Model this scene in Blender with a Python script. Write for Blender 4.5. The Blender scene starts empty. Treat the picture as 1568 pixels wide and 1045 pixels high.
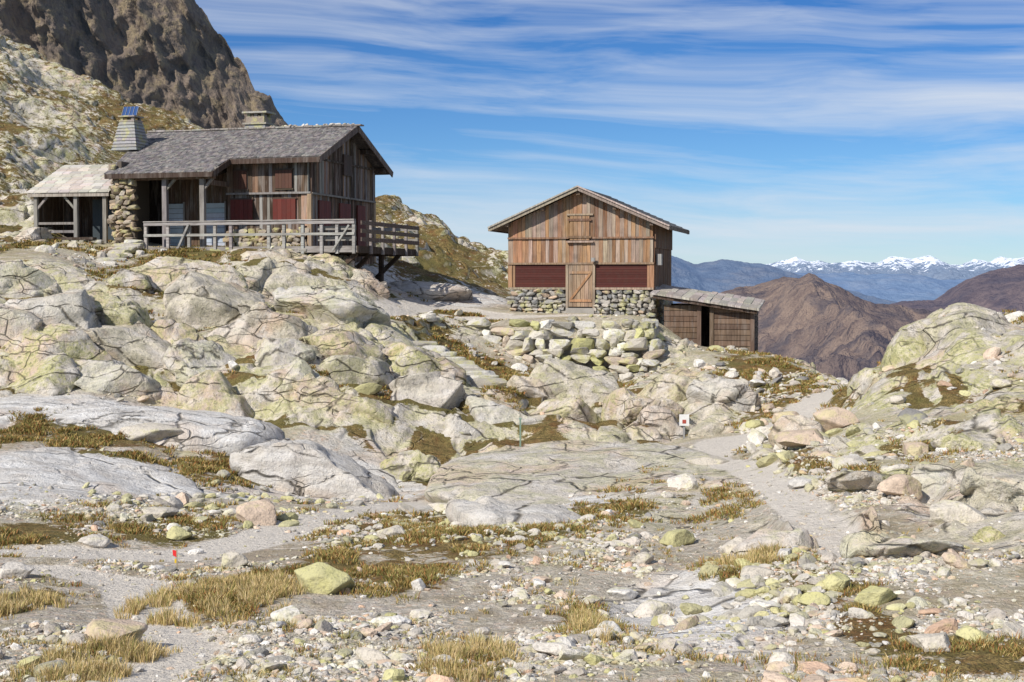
import bpy, bmesh, math, random
import numpy as np
from mathutils import Vector, Matrix
random.seed(7); rng=np.random.default_rng(7)
F=2154.0; HZ=430.0; UC=784.0
sc=bpy.context.scene
f32=np.float32
# ------------------------------------------------------------ noise
def hsh(ix,iy,iz,seed):
    n=(ix.astype(np.uint32)*np.uint32(374761393))^(iy.astype(np.uint32)*np.uint32(668265263))^(iz.astype(np.uint32)*np.uint32(2246822519))
    n=n+np.uint32((seed*3266489917)&0xffffffff)
    n=(n^(n>>np.uint32(15)))*np.uint32(2654435761)
    n=(n^(n>>np.uint32(13)))*np.uint32(1274126177)
    n=n^(n>>np.uint32(16))
    return n.astype(f32)*f32(1/4294967296.)
def vnoise(P,seed=0):
    fl=np.floor(P); fr=(P-fl).astype(f32); I=fl.astype(np.int64)
    w=fr*fr*(3-2*fr); r=0
    for dx in (0,1):
        wx=w[:,0] if dx else 1-w[:,0]
        for dy in (0,1):
            wy=w[:,1] if dy else 1-w[:,1]
            for dz in (0,1):
                wz=w[:,2] if dz else 1-w[:,2]
                r=r+wx*wy*wz*hsh(I[:,0]+dx,I[:,1]+dy,I[:,2]+dz,seed)
    return r
def fbm(P,o=4,seed=0,g=.5):
    r=0;a=1.;t=0
    for i in range(o):
        r=r+a*(vnoise(P*(2.03**i)+i*17.3,seed+i)-.5); t+=a; a*=g
    return r/t*2
def ridged(P,o=4,seed=0):
    r=0;a=1.;t=0
    for i in range(o):
        r=r+a*(1-np.abs(vnoise(P*(2.1**i)+i*9.1,seed+i)*2-1)*1.6); t+=a; a*=.5
    return r/t
def voro(P,seed=0,j=.9,off=False):
    fl=np.floor(P); fr=(P-fl).astype(f32); I=fl.astype(np.int64); n=len(P)
    F1=np.full(n,9,f32);F2=np.full(n,9,f32);idc=np.zeros(n,f32); O=[np.zeros(n,f32) for _ in range(3)]
    for dx in (-1,0,1):
        for dy in (-1,0,1):
            for dz in (-1,0,1):
                a,b,c=I[:,0]+dx,I[:,1]+dy,I[:,2]+dz
                h=hsh(a,b,c,seed)
                ox=dx+.5+(h-.5)*j-fr[:,0]
                h2=(h*97.13)%1.; oy=dy+.5+(h2-.5)*j-fr[:,1]
                h3=(h*1571.7)%1.; oz=dz+.5+(h3-.5)*j-fr[:,2]
                d=np.sqrt(ox*ox+oy*oy+oz*oz)
                c1=d<F1
                F2=np.where(c1,F1,np.minimum(F2,d)); idc=np.where(c1,(h*7919.3)%1.,idc); F1=np.where(c1,d,F1)
                if off:
                    for q,o_ in enumerate((ox,oy,oz)): O[q]=np.where(c1,o_,O[q])
    if off: return F1,F2,idc,O
    return F1,F2,idc
def ss(a,b,x):
    t=np.clip((x-a)/(b-a),0,1); return t*t*(3-2*t)
def blur(A,s,ax):
    r=int(s*2.5)+1; k=np.exp(-.5*(np.arange(-r,r+1)/s)**2); k/=k.sum()
    pad=[(0,0),(0,0)]; pad[ax]=(r,r); B=np.pad(A,pad,mode='edge'); out=0
    for i,w in enumerate(k):
        sl=[slice(None),slice(None)]; sl[ax]=slice(i,i+A.shape[ax]); out=out+w*B[tuple(sl)]
    return out
# ------------------------------------------------------------ mesh helpers
def mk(name,V,Fa,mat=None,smooth=False,attrs=None,parent=None):
    V=np.asarray(V,dtype=f32); Fa=np.asarray(Fa,dtype=np.int32)
    me=bpy.data.meshes.new(name); me.vertices.add(len(V)); me.vertices.foreach_set('co',V.ravel())
    k=Fa.shape[1]; me.loops.add(Fa.size); me.loops.foreach_set('vertex_index',Fa.ravel())
    me.polygons.add(len(Fa)); me.polygons.foreach_set('loop_start',np.arange(0,Fa.size,k,dtype=np.int32))
    me.update(calc_edges=True)
    me.polygons.foreach_set('use_smooth',np.full(len(Fa),smooth,dtype=bool))
    if attrs:
        for an,arr in attrs.items():
            at=me.attributes.new(an,'FLOAT_COLOR','POINT')
            if arr.shape[1]==3: arr=np.concatenate([arr,np.ones((len(arr),1))],1)
            at.data.foreach_set('color',arr.astype(f32).ravel())
    me.update()
    ob=bpy.data.objects.new(name,me); sc.collection.objects.link(ob)
    if mat: me.materials.append(mat)
    if parent: ob.parent=parent
    return ob
def empty(name,loc,rz=0):
    e=bpy.data.objects.new(name,None); e.location=loc; e.rotation_euler=(0,0,rz); sc.collection.objects.link(e); return e
class MB:
    def __init__(s): s.v=[];s.f=[];s.c=[]
    def hexa(s,p,col):
        b=len(s.v); s.v+=[tuple(q) for q in p]
        s.f+=[(b,b+3,b+2,b+1),(b+4,b+5,b+6,b+7),(b,b+1,b+5,b+4),(b+1,b+2,b+6,b+5),(b+2,b+3,b+7,b+6),(b+3,b,b+4,b+7)]
        s.c+=[col]*8
    def box(s,x0,x1,y0,y1,z0,z1,col):
        s.hexa([(x0,y0,z0),(x1,y0,z0),(x1,y1,z0),(x0,y1,z0),(x0,y0,z1),(x1,y0,z1),(x1,y1,z1),(x0,y1,z1)],col)
    def beam(s,a,b,w,h,col,up=(0,0,1)):
        a=Vector(a);b=Vector(b);d=(b-a).normalized();u=Vector(up)
        if abs(d.dot(u))>.95:u=Vector((0,1,0))
        r=d.cross(u).normalized()*w/2; t=r.cross(d).normalized()*h/2
        s.hexa([a-r-t,a+r-t,b+r-t,b-r-t,a-r+t,a+r+t,b+r+t,b-r+t],col)
    def build(s,name,mat,parent=None,smooth=False):
        return mk(name,s.v,s.f,mat,smooth,{'Col':np.array(s.c,dtype=f32)},parent)
def vc(c,a=.15):
    k=1+random.uniform(-a,a); return tuple(max(0,x*k*(1+random.uniform(-.05,.05))) for x in c)
# ------------------------------------------------------------ node helpers
class NG:
    def __init__(s,nt): s.nt=nt
    def n(s,t,ins=None,**pr):
        nd=s.nt.nodes.new(t)
        for k,v in pr.items(): setattr(nd,k,v)
        if ins:
            for k,v in ins.items():
                so=nd.inputs[k]
                if isinstance(v,bpy.types.NodeSocket): s.nt.links.new(v,so)
                else: so.default_value=v
        return nd
    def mix(s,f,a,b,bt='MIX'):
        def c(x): return x if isinstance(x,bpy.types.NodeSocket) else (x[0],x[1],x[2],1)
        return s.n('ShaderNodeMix',{0:f,6:c(a),7:c(b)},data_type='RGBA',blend_type=bt).outputs[2]
    def noise(s,vec,scale,det=4,rough=.5,dist=0):
        return s.n('ShaderNodeTexNoise',{'Vector':vec,'Scale':scale,'Detail':det,'Roughness':rough,'Distortion':dist}).outputs[0]
    def rng(s,x,a,b,c=0.,d=1.):
        return s.n('ShaderNodeMapRange',{0:x,1:a,2:b,3:c,4:d},clamp=True).outputs[0]
    def m(s,op,a,b=0.,c=0.):
        return s.n('ShaderNodeMath',{0:a,1:b,2:c},operation=op).outputs[0]
    def vm(s,vec,scale):
        return s.n('ShaderNodeVectorMath',{0:vec,1:scale},operation='MULTIPLY').outputs[0]
def newmat(name):
    m=bpy.data.materials.new(name); m.use_nodes=True; nt=m.node_tree; nt.nodes.clear(); g=NG(nt)
    out=nt.nodes.new('ShaderNodeOutputMaterial'); bs=nt.nodes.new('ShaderNodeBsdfPrincipled')
    nt.links.new(bs.outputs[0],out.inputs[0]); bs.inputs['Roughness'].default_value=.85
    bs.inputs['Specular IOR Level'].default_value=.12
    return m,g,bs
def lk(g,a,b): g.nt.links.new(a,b)
def objco(g): return g.n('ShaderNodeTexCoord').outputs['Object']
def bump(g,bs,h,st=.6,dist=.05):
    b=g.n('ShaderNodeBump',{'Height':h,'Strength':st,'Distance':dist}); lk(g,b.outputs[0],bs.inputs['Normal'])
# terrain material
def mat_terrain():
    m,g,bs=newmat('alpine_ground'); P=objco(g)
    a1=g.n('ShaderNodeSeparateColor',{0:g.n('ShaderNodeAttribute',attribute_name='m1').outputs['Color']}).outputs
    a2=g.n('ShaderNodeSeparateColor',{0:g.n('ShaderNodeAttribute',attribute_name='m2').outputs['Color']}).outputs
    R,G,PA=a1[0],a1[1],a1[2]; PK,WH,LI=a2[0],a2[1],a2[2]
    n1=g.noise(P,.45,3,.6); n2=g.noise(P,2.2,5,.62); n3=g.noise(P,8,5,.74); n4=g.noise(P,40,2,.6); nl=g.noise(g.n('ShaderNodeVectorMath',{0:P,1:(31,7,3)},operation='ADD').outputs[0],1.3,6,.75)
    rock=g.mix(g.rng(n2,.42,.58),(.70,.635,.54),(.46,.42,.355))
    rock=g.mix(g.m('MAXIMUM',g.m('MULTIPLY',g.rng(n1,.53,.62),.7),g.m('MULTIPLY',PK,g.rng(n2,.38,.6,.2,.8))),rock,(.70,.525,.40))
    rock=g.mix(g.m('MULTIPLY',g.rng(nl,.56,.63),.6),rock,(.72,.69,.635))
    lich=g.mix(g.rng(n3,.40,.58),(.62,.595,.19),(.43,.43,.20))
    rock=g.mix(g.m('MULTIPLY',g.m('MULTIPLY',g.rng(nl,.55,.455),LI),g.rng(n3,.36,.55,.1,.88)),rock,lich)
    rock=g.mix(g.rng(n3,.55,.64,0,.66),rock,(.15,.135,.11))
    rock=g.mix(g.rng(n4,.53,.72,0,.5),rock,(.17,.155,.13))
    sl=g.noise(g.vm(P,(.5,1.8,3.)),1.6,5,.65)
    white=g.mix(g.rng(sl,.40,.60),(.80,.785,.755),(.58,.555,.52))
    white=g.mix(g.rng(n3,.56,.67,0,.7),white,(.29,.275,.255)); white=g.mix(g.rng(n1,.5,.6,0,.5),white,(.70,.58,.47))
    rock=g.mix(g.m('MULTIPLY',WH,g.rng(n2,.28,.5,.6,1.)),rock,white)
    wn=g.n('ShaderNodeTexNoise',{'Vector':P,'Scale':.8,'Detail':3.}).outputs[1]
    wp=g.n('ShaderNodeVectorMath',{0:P,1:g.vm(wn,(.6,.6,.6))},operation='ADD').outputs[0]
    mp=g.n('ShaderNodeMapping',{0:wp},vector_type='POINT'); mp.inputs['Rotation'].default_value=(0,.75,.2); mp.inputs['Scale'].default_value=(.26,.40,.85)
    e1=g.n('ShaderNodeTexVoronoi',{'Vector':mp.outputs[0],'Scale':1.},feature='DISTANCE_TO_EDGE').outputs['Distance']
    mp2=g.n('ShaderNodeMapping',{0:wp},vector_type='POINT'); mp2.inputs['Rotation'].default_value=(.3,1.1,.1); mp2.inputs['Scale'].default_value=(.6,.9,2.1)
    e2=g.n('ShaderNodeTexVoronoi',{'Vector':mp2.outputs[0],'Scale':1.},feature='DISTANCE_TO_EDGE').outputs['Distance']
    ck=g.m('MAXIMUM',g.m('MULTIPLY',g.rng(e1,.002,.018,1.,0.),g.rng(n2,.38,.50)),g.m('MULTIPLY',g.rng(e2,.0,.024,.85,0.),g.rng(n1,.47,.57)))
    rock=g.mix(g.m('MULTIPLY',ck,.8),rock,(.07,.06,.045))
    v1=g.n('ShaderNodeTexVoronoi',{'Vector':P,'Scale':15.,'Randomness':1.})
    v2=g.n('ShaderNodeTexVoronoi',{'Vector':P,'Scale':42.,'Randomness':1.})
    c1=g.n('ShaderNodeSeparateColor',{0:v1.outputs['Color']}).outputs
    c2=g.n('ShaderNodeSeparateColor',{0:v2.outputs['Color']}).outputs
    gr=g.mix(c1[0],(.32,.285,.24),(.72,.655,.57)); gr=g.mix(g.m('MULTIPLY',g.m('GREATER_THAN',c1[1],.8),.6),gr,(.62,.44,.33))
    g2=g.mix(c2[0],(.30,.265,.22),(.68,.615,.535)); gr=g.mix(g.rng(n2,.4,.6),gr,g2)
    soil=g.mix(n3,(.15,.11,.07),(.46,.36,.25)); gr=g.mix(g.rng(g.m('ADD',g.m('MULTIPLY',n1,.5),g.m('MULTIPLY',n2,.5)),.49,.58,0,.65),gr,soil)
    gr=g.mix(g.m('MULTIPLY',g.rng(nl,.60,.5),g.m('MULTIPLY',LI,.4)),gr,(.47,.45,.20))
    path=g.mix(g.rng(n3,.3,.7),(.78,.72,.635),(.63,.575,.50)); path=g.mix(g.m('MULTIPLY',c2[1],.35),path,(.50,.475,.435))
    pa=g.rng(g.m('ADD',PA,g.m('MULTIPLY',g.m('SUBTRACT',n3,.5),.9)),.35,.6)
    gr=g.mix(pa,gr,path)
    rf=g.rng(g.m('ADD',R,g.m('MULTIPLY',g.m('SUBTRACT',n2,.5),1.1)),.25,.45)
    col=g.mix(rf,gr,rock)
    gn=g.noise(P,5,4,.7)
    grass=g.mix(g.rng(gn,.35,.62),(.15,.12,.04),(.46,.33,.13)); grass=g.mix(g.rng(nl,.49,.60,0,.8),grass,(.27,.125,.05)); grass=g.mix(g.m('MULTIPLY',g.rng(n1,.51,.41),.6),grass,(.20,.20,.065))
    grass=g.mix(g.rng(n4,.35,.65),grass,(.07,.055,.025))
    nz=g.n('ShaderNodeSeparateXYZ',{0:g.n('ShaderNodeNewGeometry').outputs['Normal']}).outputs[2]
    gf=g.m('ADD',G,g.m('MULTIPLY',g.m('SUBTRACT',n2,.5),1.6)); gf=g.m('ADD',gf,g.m('MULTIPLY',g.m('SUBTRACT',n3,.5),1.1))
    gf=g.m('MULTIPLY',g.rng(gf,.45,.60),g.rng(nz,.5,.7))
    col=g.mix(gf,col,grass)
    lk(g,col,bs.inputs['Base Color']); bs.inputs['Roughness'].default_value=.95
    h=g.m('ADD',g.m('MULTIPLY',n3,1.3),g.m('MULTIPLY',n4,.25)); h=g.m('ADD',h,n2); h=g.m('SUBTRACT',h,g.m('MULTIPLY',g.m('MULTIPLY',ck,rf),1.))
    bump(g,bs,h,.85,.085)
    return m
def mat_stone(name='stone',lich=.5):
    m,g,bs=newmat(name); P=objco(g)
    c=g.n('ShaderNodeAttribute',attribute_name='Col').outputs['Color']
    n=g.noise(P,7,5,.65); n2=g.noise(P,2.2,5,.7); n3=g.noise(P,30,3,.6)
    col=g.mix(g.rng(n,.5,.66,0,.6),c,g.mix(.5,c,(.12,.11,.10)))
    col=g.mix(g.rng(n2,.50,.60,0,lich),col,(.52,.50,.20))
    col=g.mix(g.rng(n3,.53,.72,0,.5),col,(.15,.14,.12))
    lk(g,col,bs.inputs['Base Color']); bs.inputs['Roughness'].default_value=.95
    bump(g,bs,g.m('ADD',n,g.m('MULTIPLY',n3,.4)),.8,.05); return m
def mat_wood(name='weathered_wood',grey=.35,horiz=False,rough=.8):
    m,g,bs=newmat(name); P=objco(g)
    c=g.n('ShaderNodeAttribute',attribute_name='Col').outputs['Color']
    s=(18,18,1.1) if not horiz else (1.5,18,18)
    n=g.noise(g.vm(P,s),1.,4,.65); n2=g.noise(g.vm(P,(5,5,.8)),1.,4,.6); n3=g.noise(P,1.1,3,.6)
    col=g.mix(g.rng(n,.38,.66,0,.7),c,g.mix(1.,c,(.34,.30,.28),'MULTIPLY'))
    col=g.mix(g.rng(n2,.5,.66,0,grey),col,(.28,.25,.225))
    col=g.mix(g.rng(n3,.55,.7,0,.35),col,(.05,.035,.03))
    lk(g,col,bs.inputs['Base Color']); bs.inputs['Roughness'].default_value=rough
    bump(g,bs,n,.5,.02); return m
def mat_plain(name,rough=.6):
    m,g,bs=newmat(name); P=objco(g); c=g.n('ShaderNodeAttribute',attribute_name='Col').outputs['Color']
    n=g.noise(P,6,5,.6); lk(g,g.mix(g.rng(n,.35,.75,0,.35),c,g.mix(.6,c,(.08,.07,.06))),bs.inputs['Base Color']); bs.inputs['Roughness'].default_value=rough
    return m
def mat_leaf(name):
    m,g,bs=newmat(name); c=g.n('ShaderNodeAttribute',attribute_name='Col').outputs['Color']
    lk(g,c,bs.inputs['Base Color']); bs.inputs['Roughness'].default_value=.8; return m
M_T=mat_terrain(); M_S=mat_stone('stone',.4); M_SW=mat_stone('wall_stone',.6); M_W=mat_wood(); M_GW=mat_wood('grey_brown_wood',.6); M_SH=mat_wood('shingle_wood',.6,False); M_HW=mat_wood('rail_wood',.3,True)
M_P=mat_plain('painted_wood'); M_L=mat_leaf('grass_blades')
# ------------------------------------------------------------ terrain profiles: bearing column -> (elevation v, range y)
prof={
-500:[(1045,11),(890,17),(740,25),(600,38),(480,42),(400,52),(340,60),(250,72),(120,90),(20,110),(-60,125),(-20,145)],
0:[(1045,11),(950,14),(880,17),(830,20),(740,25.5),(680,31),(612,37),(592,38.3),(520,40.5),(450,43.5),(410,48),(385,52),(366,59),(345,64),(255,74),(165,90),(95,106),(52,120),(80,140)],
90:[(1045,11),(950,14),(885,17),(835,20),(745,26),(685,31),(625,36.5),(600,38.2),(530,40.2),(460,43.4),(405,48),(380,54),(366,59),(355,64),(290,76),(190,95),(130,110),(106,120),(125,140)],
150:[(1045,11),(960,14),(900,16.5),(840,20),(780,23.5),(740,27),(680,32),(630,36.5),(605,38),(590,38.8),(540,40.5),(480,43),(430,46.5),(412,51),(388,56.5),(366,60),(355,66),(300,80),(210,100),(141,118),(155,130)],
300:[(1045,11),(960,14),(900,16.5),(840,20),(800,22.5),(760,27),(715,32),(665,36),(630,38.6),(600,39.7),(560,41),(500,43.3),(455,46),(440,49),(425,52),(396,54.8),(381,56.2),(380,60),(365,70),(300,85),(215,110),(190,122),(200,140)],
450:[(1045,11),(960,14),(890,17),(840,20),(790,23.5),(760,28.5),(752,32.5),(700,34.5),(640,37),(600,39),(550,41.5),(505,44.5),(487,48.5),(474,51.0),(430,51.9),(396,53.3),(384,54.5),(384,60),(372,67),(340,80),(300,90),(285,100),(300,115)],
550:[(1045,11),(960,14),(890,17),(840,20),(795,23.5),(765,28),(757,33),(705,35),(645,37.5),(595,40),(545,42.7),(510,45.5),(492,48.5),(478,51),(440,52.5),(416,54.5),(410,57),(404,61),(385,67),(345,78),(310,90),(298,98),(305,112)],
610:[(1045,11),(960,14),(890,17),(840,20),(795,23.5),(768,27.5),(757,33.5),(715,35.5),(655,38),(600,40.7),(550,43.5),(520,46),(502,49),(480,52),(458,56),(442,60),(420,66),(375,77),(330,89),(314,97),(325,112)],
700:[(1045,11),(960,14),(890,17),(840,20),(800,23.5),(770,28),(748,34),(700,36.5),(640,39.3),(600,42),(575,45),(556,47.5),(538,50),(524,52.3),(490,54.5),(468,59),(440,66),(412,76),(380,88),(370,93),(385,108)],
780:[(1045,11),(960,14),(890,17),(840,20),(803,23),(775,27),(750,31.5),(724,35),(680,37.5),(630,40.5),(604,43),(588,46),(572,50),(558,52.9),(490,54.9),(481,57),(470,63),(442,74),(408,88),(400,94),(415,108)],
900:[(1045,11),(960,14),(890,17),(840,20),(800,22.5),(762,26.5),(732,30.5),(710,34.5),(697,36.8),(656,39.3),(626,43),(610,47),(597,51.0),(586,52.6),(491,54.9),(480,57),(479,62),(485,70),(520,90)],
1000:[(1045,11),(960,14),(890,17),(840,20),(790,22.5),(740,26),(710,30.5),(698,34),(686,37.5),(654,40),(626,44.5),(609,48),(598,50.5),(592,51.6),(491,54.2),(481,57),(486,62),(515,70),(600,90)],
1060:[(1045,11),(960,14),(900,16.5),(840,20),(780,23.5),(730,27.5),(700,31),(675,35.5),(664,38),(640,40),(602,43),(576,46.5),(556,50.5),(536,54),(530,57),(532,60),(570,68),(680,90)],
1130:[(1045,11),(960,13.8),(900,16),(840,19),(780,22.5),(730,26.5),(695,31),(665,36),(650,39),(632,42.5),(600,46),(570,49.5),(545,53),(532,56),(540,60),(700,90)],
1200:[(1045,11),(960,13.5),(900,15.5),(840,18),(780,21),(720,25.5),(680,30),(648,35),(636,39),(610,43),(580,47),(552,51),(545,54),(570,62),(720,90)],
1280:[(1045,11),(960,13.5),(900,15.3),(840,17.5),(780,20.5),(720,24),(672,28.5),(642,33),(612,38),(592,44),(580,50),(575,53),(590,60),(720,90)],
1340:[(1045,11),(960,13.3),(900,15),(840,17.2),(780,20),(720,23.5),(672,27),(645,30),(622,33),(595,35.5),(576,38),(600,46),(740,90)],
1400:[(1045,11),(960,13.2),(900,14.9),(840,17),(780,19.6),(720,23),(680,26),(650,29),(632,31),(578,32.5),(540,34.5),(522,37),(545,45),(740,90)],
1470:[(1045,11),(960,13.1),(900,14.8),(840,16.8),(780,19.3),(720,22.5),(680,25),(650,28),(622,29.8),(560,31.5),(515,34),(498,37),(505,44),(740,90)],
1568:[(1045,11),(960,13),(900,14.6),(840,16.5),(780,19),(720,22),(680,24.5),(640,27.5),(585,29.5),(535,32),(505,35),(495,39),(515,50),(740,90)],
2070:[(1045,11),(900,14.6),(780,19),(680,24.5),(580,30),(500,34),(455,40),(500,52),(740,90)],
}
NU,NY=1100,1150
U=np.linspace(-500,2070,NU); Yr=np.exp(np.linspace(math.log(4.5),math.log(175),NY))
us=sorted(prof); Zc=[]
for u in us:
    ys=[4.5]; zs=[-2.75]
    for v,y in prof[u]: ys.append(y); zs.append((HZ-v)/F*y)
    ys+= [175]; zs+= [zs[-1]-.55*(175-ys[-2])]
    Zc.append(np.interp(Yr,ys,zs))
Zc=np.array(Zc).T
tt=np.searchsorted(us,U,side='right')-1; tt=np.clip(tt,0,len(us)-2)
ua=np.array(us)[tt]; ub=np.array(us)[tt+1]; w=(U-ua)/(ub-ua); w=w*w*(3-2*w)*.6+w*.4
B=Zc[:,tt]*(1-w)+Zc[:,tt+1]*w
B=blur(blur(B,4,0),11,1)
A=(U-UC)/F
X=A[None,:]*Yr[:,None]; Y=np.repeat(Yr[:,None],NU,1)
Vb=HZ-F*B/Y
def yat(u,v):
    j=int(np.clip(round((u+500)/2570*(NU-1)),0,NU-1)); c=Vb[:,j]; k=np.argmax(c<=v)
    if c[k]>v: k=int(np.argmin(np.abs(c-v)))
    return Yr[k]
def wxy(u,v): y=yat(u,v); return (u-UC)/F*y,y
def blob(u0,u1,v0,v1,p=2):
    uc=(u0+u1)/2; ya=yat(uc,v1); yb=yat(uc,v0); yc=(ya+yb)/2; xc=(uc-UC)/F*yc
    rx=(u1-u0)/2/F*yc; ry=max((yb-ya)/2,.15)
    return np.exp(-(((X-xc)/rx)**2+((Y-yc)/ry)**2)**p*.7)
def line(pts,wd):
    best=np.full(X.shape,1e9)
    q=[wxy(*p) for p in pts]
    for (x0,y0),(x1,y1) in zip(q[:-1],q[1:]):
        dx,dy=x1-x0,y1-y0; L=dx*dx+dy*dy+1e-9
        t=np.clip(((X-x0)*dx+(Y-y0)*dy)/L,0,1)
        best=np.minimum(best,np.hypot(X-x0-t*dx,Y-y0-t*dy))
    return 1-ss(wd*.55,wd*1.25,best)
def normals(Pq):
    du=np.gradient(Pq,axis=1); dv=np.gradient(Pq,axis=0); N=np.cross(du,dv); N/=np.linalg.norm(N,axis=-1,keepdims=True); return N
P0=np.stack([X,Y,B],-1); Nn=normals(P0)
slope=np.sqrt(1-np.clip(Nn[...,2],-1,1)**2)/np.maximum(Nn[...,2],.05)
slope=blur(blur(slope,4,0),4,1)
Pf=P0.reshape(-1,3).astype(f32)
nA=fbm(Pf/6.,4,3).reshape(NY,NU)
rock=ss(.22,.42,slope+nA*.12)
slab=np.zeros_like(X)
for b in [(-80,340,612,665),(-100,290,675,790),(250,640,665,765),(700,1010,700,745),(680,940,765,805),(560,780,425,470),(920,1200,885,1010),(560,760,770,800)]: slab=np.maximum(slab,blob(*b,p=3))
white=np.zeros_like(X)
for b in [(-80,350,605,665),(-100,290,670,790),(300,650,670,770),(560,800,420,470),(680,940,760,805),(540,700,740,775),(920,1200,885,1010)]: white=np.maximum(white,blob(*b,p=3))
greenslab=blob(840,1190,695,800,3)
zone=np.zeros_like(X)
for b in [(-300,330,400,612),(200,640,400,640),(330,700,560,752),(560,1010,580,742),(330,575,383,500),(770,1150,585,680),(1320,1900,440,650),(440,700,475,600),(-300,120,250,400)]: zone=np.maximum(zone,blob(*b,p=5))
for b in [(1180,1340,640,760),(1340,1600,650,760),(1420,1620,740,880),(1200,1330,760,850)]: zone=np.maximum(zone,blob(*b,p=3)*ss(-.25,.05,nA))
zone=np.clip(zone*1.3,0,1)*ss(-.6,-.3,nA)
heathm=np.zeros_like(X)
for b in [(195,335,378,447),(1125,1285,545,640),(640,760,475,495),(690,810,545,590),(800,960,575,605)]: heathm=np.maximum(heathm,blob(*b))
zone*=1-.9*heathm
bench=zone*(1-slab)
rock=np.maximum(rock,zone)
rock=np.maximum(rock,np.maximum(slab*.9,greenslab*.9)*ss(-.6,.0,nA+.3))
path=np.zeros_like(X)
for pts,wd_ in [([(-200,850),(100,845),(270,845),(400,820),(470,795),(560,778),(700,762)],.65),([(60,870),(200,890),(230,950),(280,1000),(200,1045)],.45),
    ([(980,705),(1080,690),(1120,668),(1190,650),(1250,612),(1310,590)],.95),([(1080,690),(1160,720),(1230,770),(1300,850)],.45),([(560,490),(640,465),(700,470),(760,480)],.8),([(690,485),(800,484),(1000,484)],.5)]:
    path=np.maximum(path,line(pts,wd_))
stepm=line([(630,525),(655,540),(700,560),(740,585),(770,600)],.9); path=np.maximum(path,stepm*.8)
house=((Y>55)&(Y<70)&(Vb<400)&(U[None,:]>150)&(U[None,:]<560))
hutz=np.exp(-(((X-2.8)/5.2)**2+((Y-57.3)/4.)**2)**3)
wallz=np.exp(-(((X-2.2)/5.2)**2+((Y-52.9)/1.6)**2)**3)
rock=rock*(1-hutz)*(1-path*.8)*(1-.8*heathm)*(1-.7*wallz); bench=bench*(1-hutz)*(1-path)*(Y<60)*(1-wallz)
gr=np.zeros_like(X)
for b in [(230,440,875,955),(430,560,845,900),(520,700,855,912),(-30,130,795,852),(170,380,790,832),(480,900,788,865),(-20,75,635,685),(80,250,640,690),(280,430,690,745),(-40,60,895,965),(60,240,975,1050),(640,790,985,1050),(850,970,925,1005),(1090,1230,845,905),(1190,1340,865,935),(860,1000,765,800),(1190,1310,685,745),(1330,1460,672,712),(1290,1410,915,1050),(1390,1600,975,1050),
  (595,715,480,533),(780,970,562,598),(590,730,365,445),(620,760,350,420),(430,620,473,497),(10,60,360,400),(440,600,590,600),(300,420,600,620),(690,730,625,640),(1130,1330,600,640),(100,260,690,700),(730,860,590,625),(250,330,440,470)]:
    gr=np.maximum(gr,blob(*b)*.84)
gr=np.maximum(gr,heathm)
pn=fbm(Pf/1.3,3,77); pn2=fbm(Pf/4.,3,78)
gr=np.maximum(gr,.34*ss(.0,.4,pn2.reshape(NY,NU))*(Y>9)*(1-slab))
hillg=ss(62,70,Y)*(.48+.35*nA+.25*ss(.6,.2,slope))
gr=np.maximum(gr,hillg); gr=gr*(1-path)
ben=0
for h,sd,wt_,lac in ((1.7,51,.62,5.5),(.7,57,.3,2.6)):
    wx=fbm(Pf/lac,3,sd).reshape(NY,NU)*(1.6 if h>1 else .9)
    t=(B*1.0+wx+.16*X)/h; fr=t-np.floor(t); S=np.floor(t)+ss(.0,.40,fr)*.8+.2*fr
    ben=ben+wt_*(S*h-t*h)
B2=B+bench*ben*.7
B2=blur(B2,1.,1)
P0=np.stack([X,Y,B2],-1); Nn=normals(P0); Ns=np.stack([blur(blur(Nn[...,q],3,0),3,1) for q in range(3)],-1); Ns/=np.linalg.norm(Ns,axis=-1,keepdims=True)
Pf=P0.reshape(-1,3).astype(f32)
def rotxz(Q,a): c,s=math.cos(a),math.sin(a); return np.stack([Q[:,0]*c+Q[:,2]*s,Q[:,1],-Q[:,0]*s+Q[:,2]*c],-1)
def warp(P,a=.55): return P+np.stack([fbm(P/2.5,3,11),fbm(P/2.5,3,12),fbm(P/2.5,3,13)],-1)*a
def facet(Q,sc_,seed,cw,a0,ai,at):
    F1,F2,i,O=voro(Q/np.array(sc_,f32),seed,off=True); e=F2-F1
    t=O[0]*((i*37.7)%1.-.5)+O[1]*((i*91.3)%1.-.5)+O[2]*((i*53.1)%1.-.5)
    return ss(0,cw,e)*(a0+ai*(i-.5)+at*t),e,i
Q=warp(Pf); far=(ss(60,80,Y).ravel())
d1,e1,i1=facet(rotxz(Q,.62),(5.2,3.6,2.0),21,.15,.28,.62,1.1)
d2,e2,i2=facet(rotxz(Q,.9),(2.2,1.6,.85),22,.13,.10,.22,.42)
fb=fbm(Pf/1.2,5,31); fb2=fbm(Pf/4.,4,41)
Rk=rock.ravel(); sm=np.clip(np.maximum(slab,greenslab),0,1).ravel()
k=Rk*(1-.82*sm)
disp=k*((d1*.5+d2*.65)*(1-.35*far)-.22+fb*.12+far*(fb2*1.6+.15))+ Rk*sm*fb2*.25 +(1-k)*(fb2*.18+fb*.06)*(1-.6*hutz.ravel())*(1-.6*path.ravel())-.06*path.ravel()*(Y.ravel()>9)
disp*=np.clip((Y.ravel()-4)/10,.4,1)
disp=np.where(house.ravel(),np.minimum(disp,0.02)*.3,disp)
Pd=Pf+Ns.reshape(-1,3).astype(f32)*disp[:,None].astype(f32)
Pg=Pd.reshape(NY,NU,3); Nfin=normals(Pg); nzf=blur(blur(Nfin[...,2],2,0),2,1).ravel()
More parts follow.
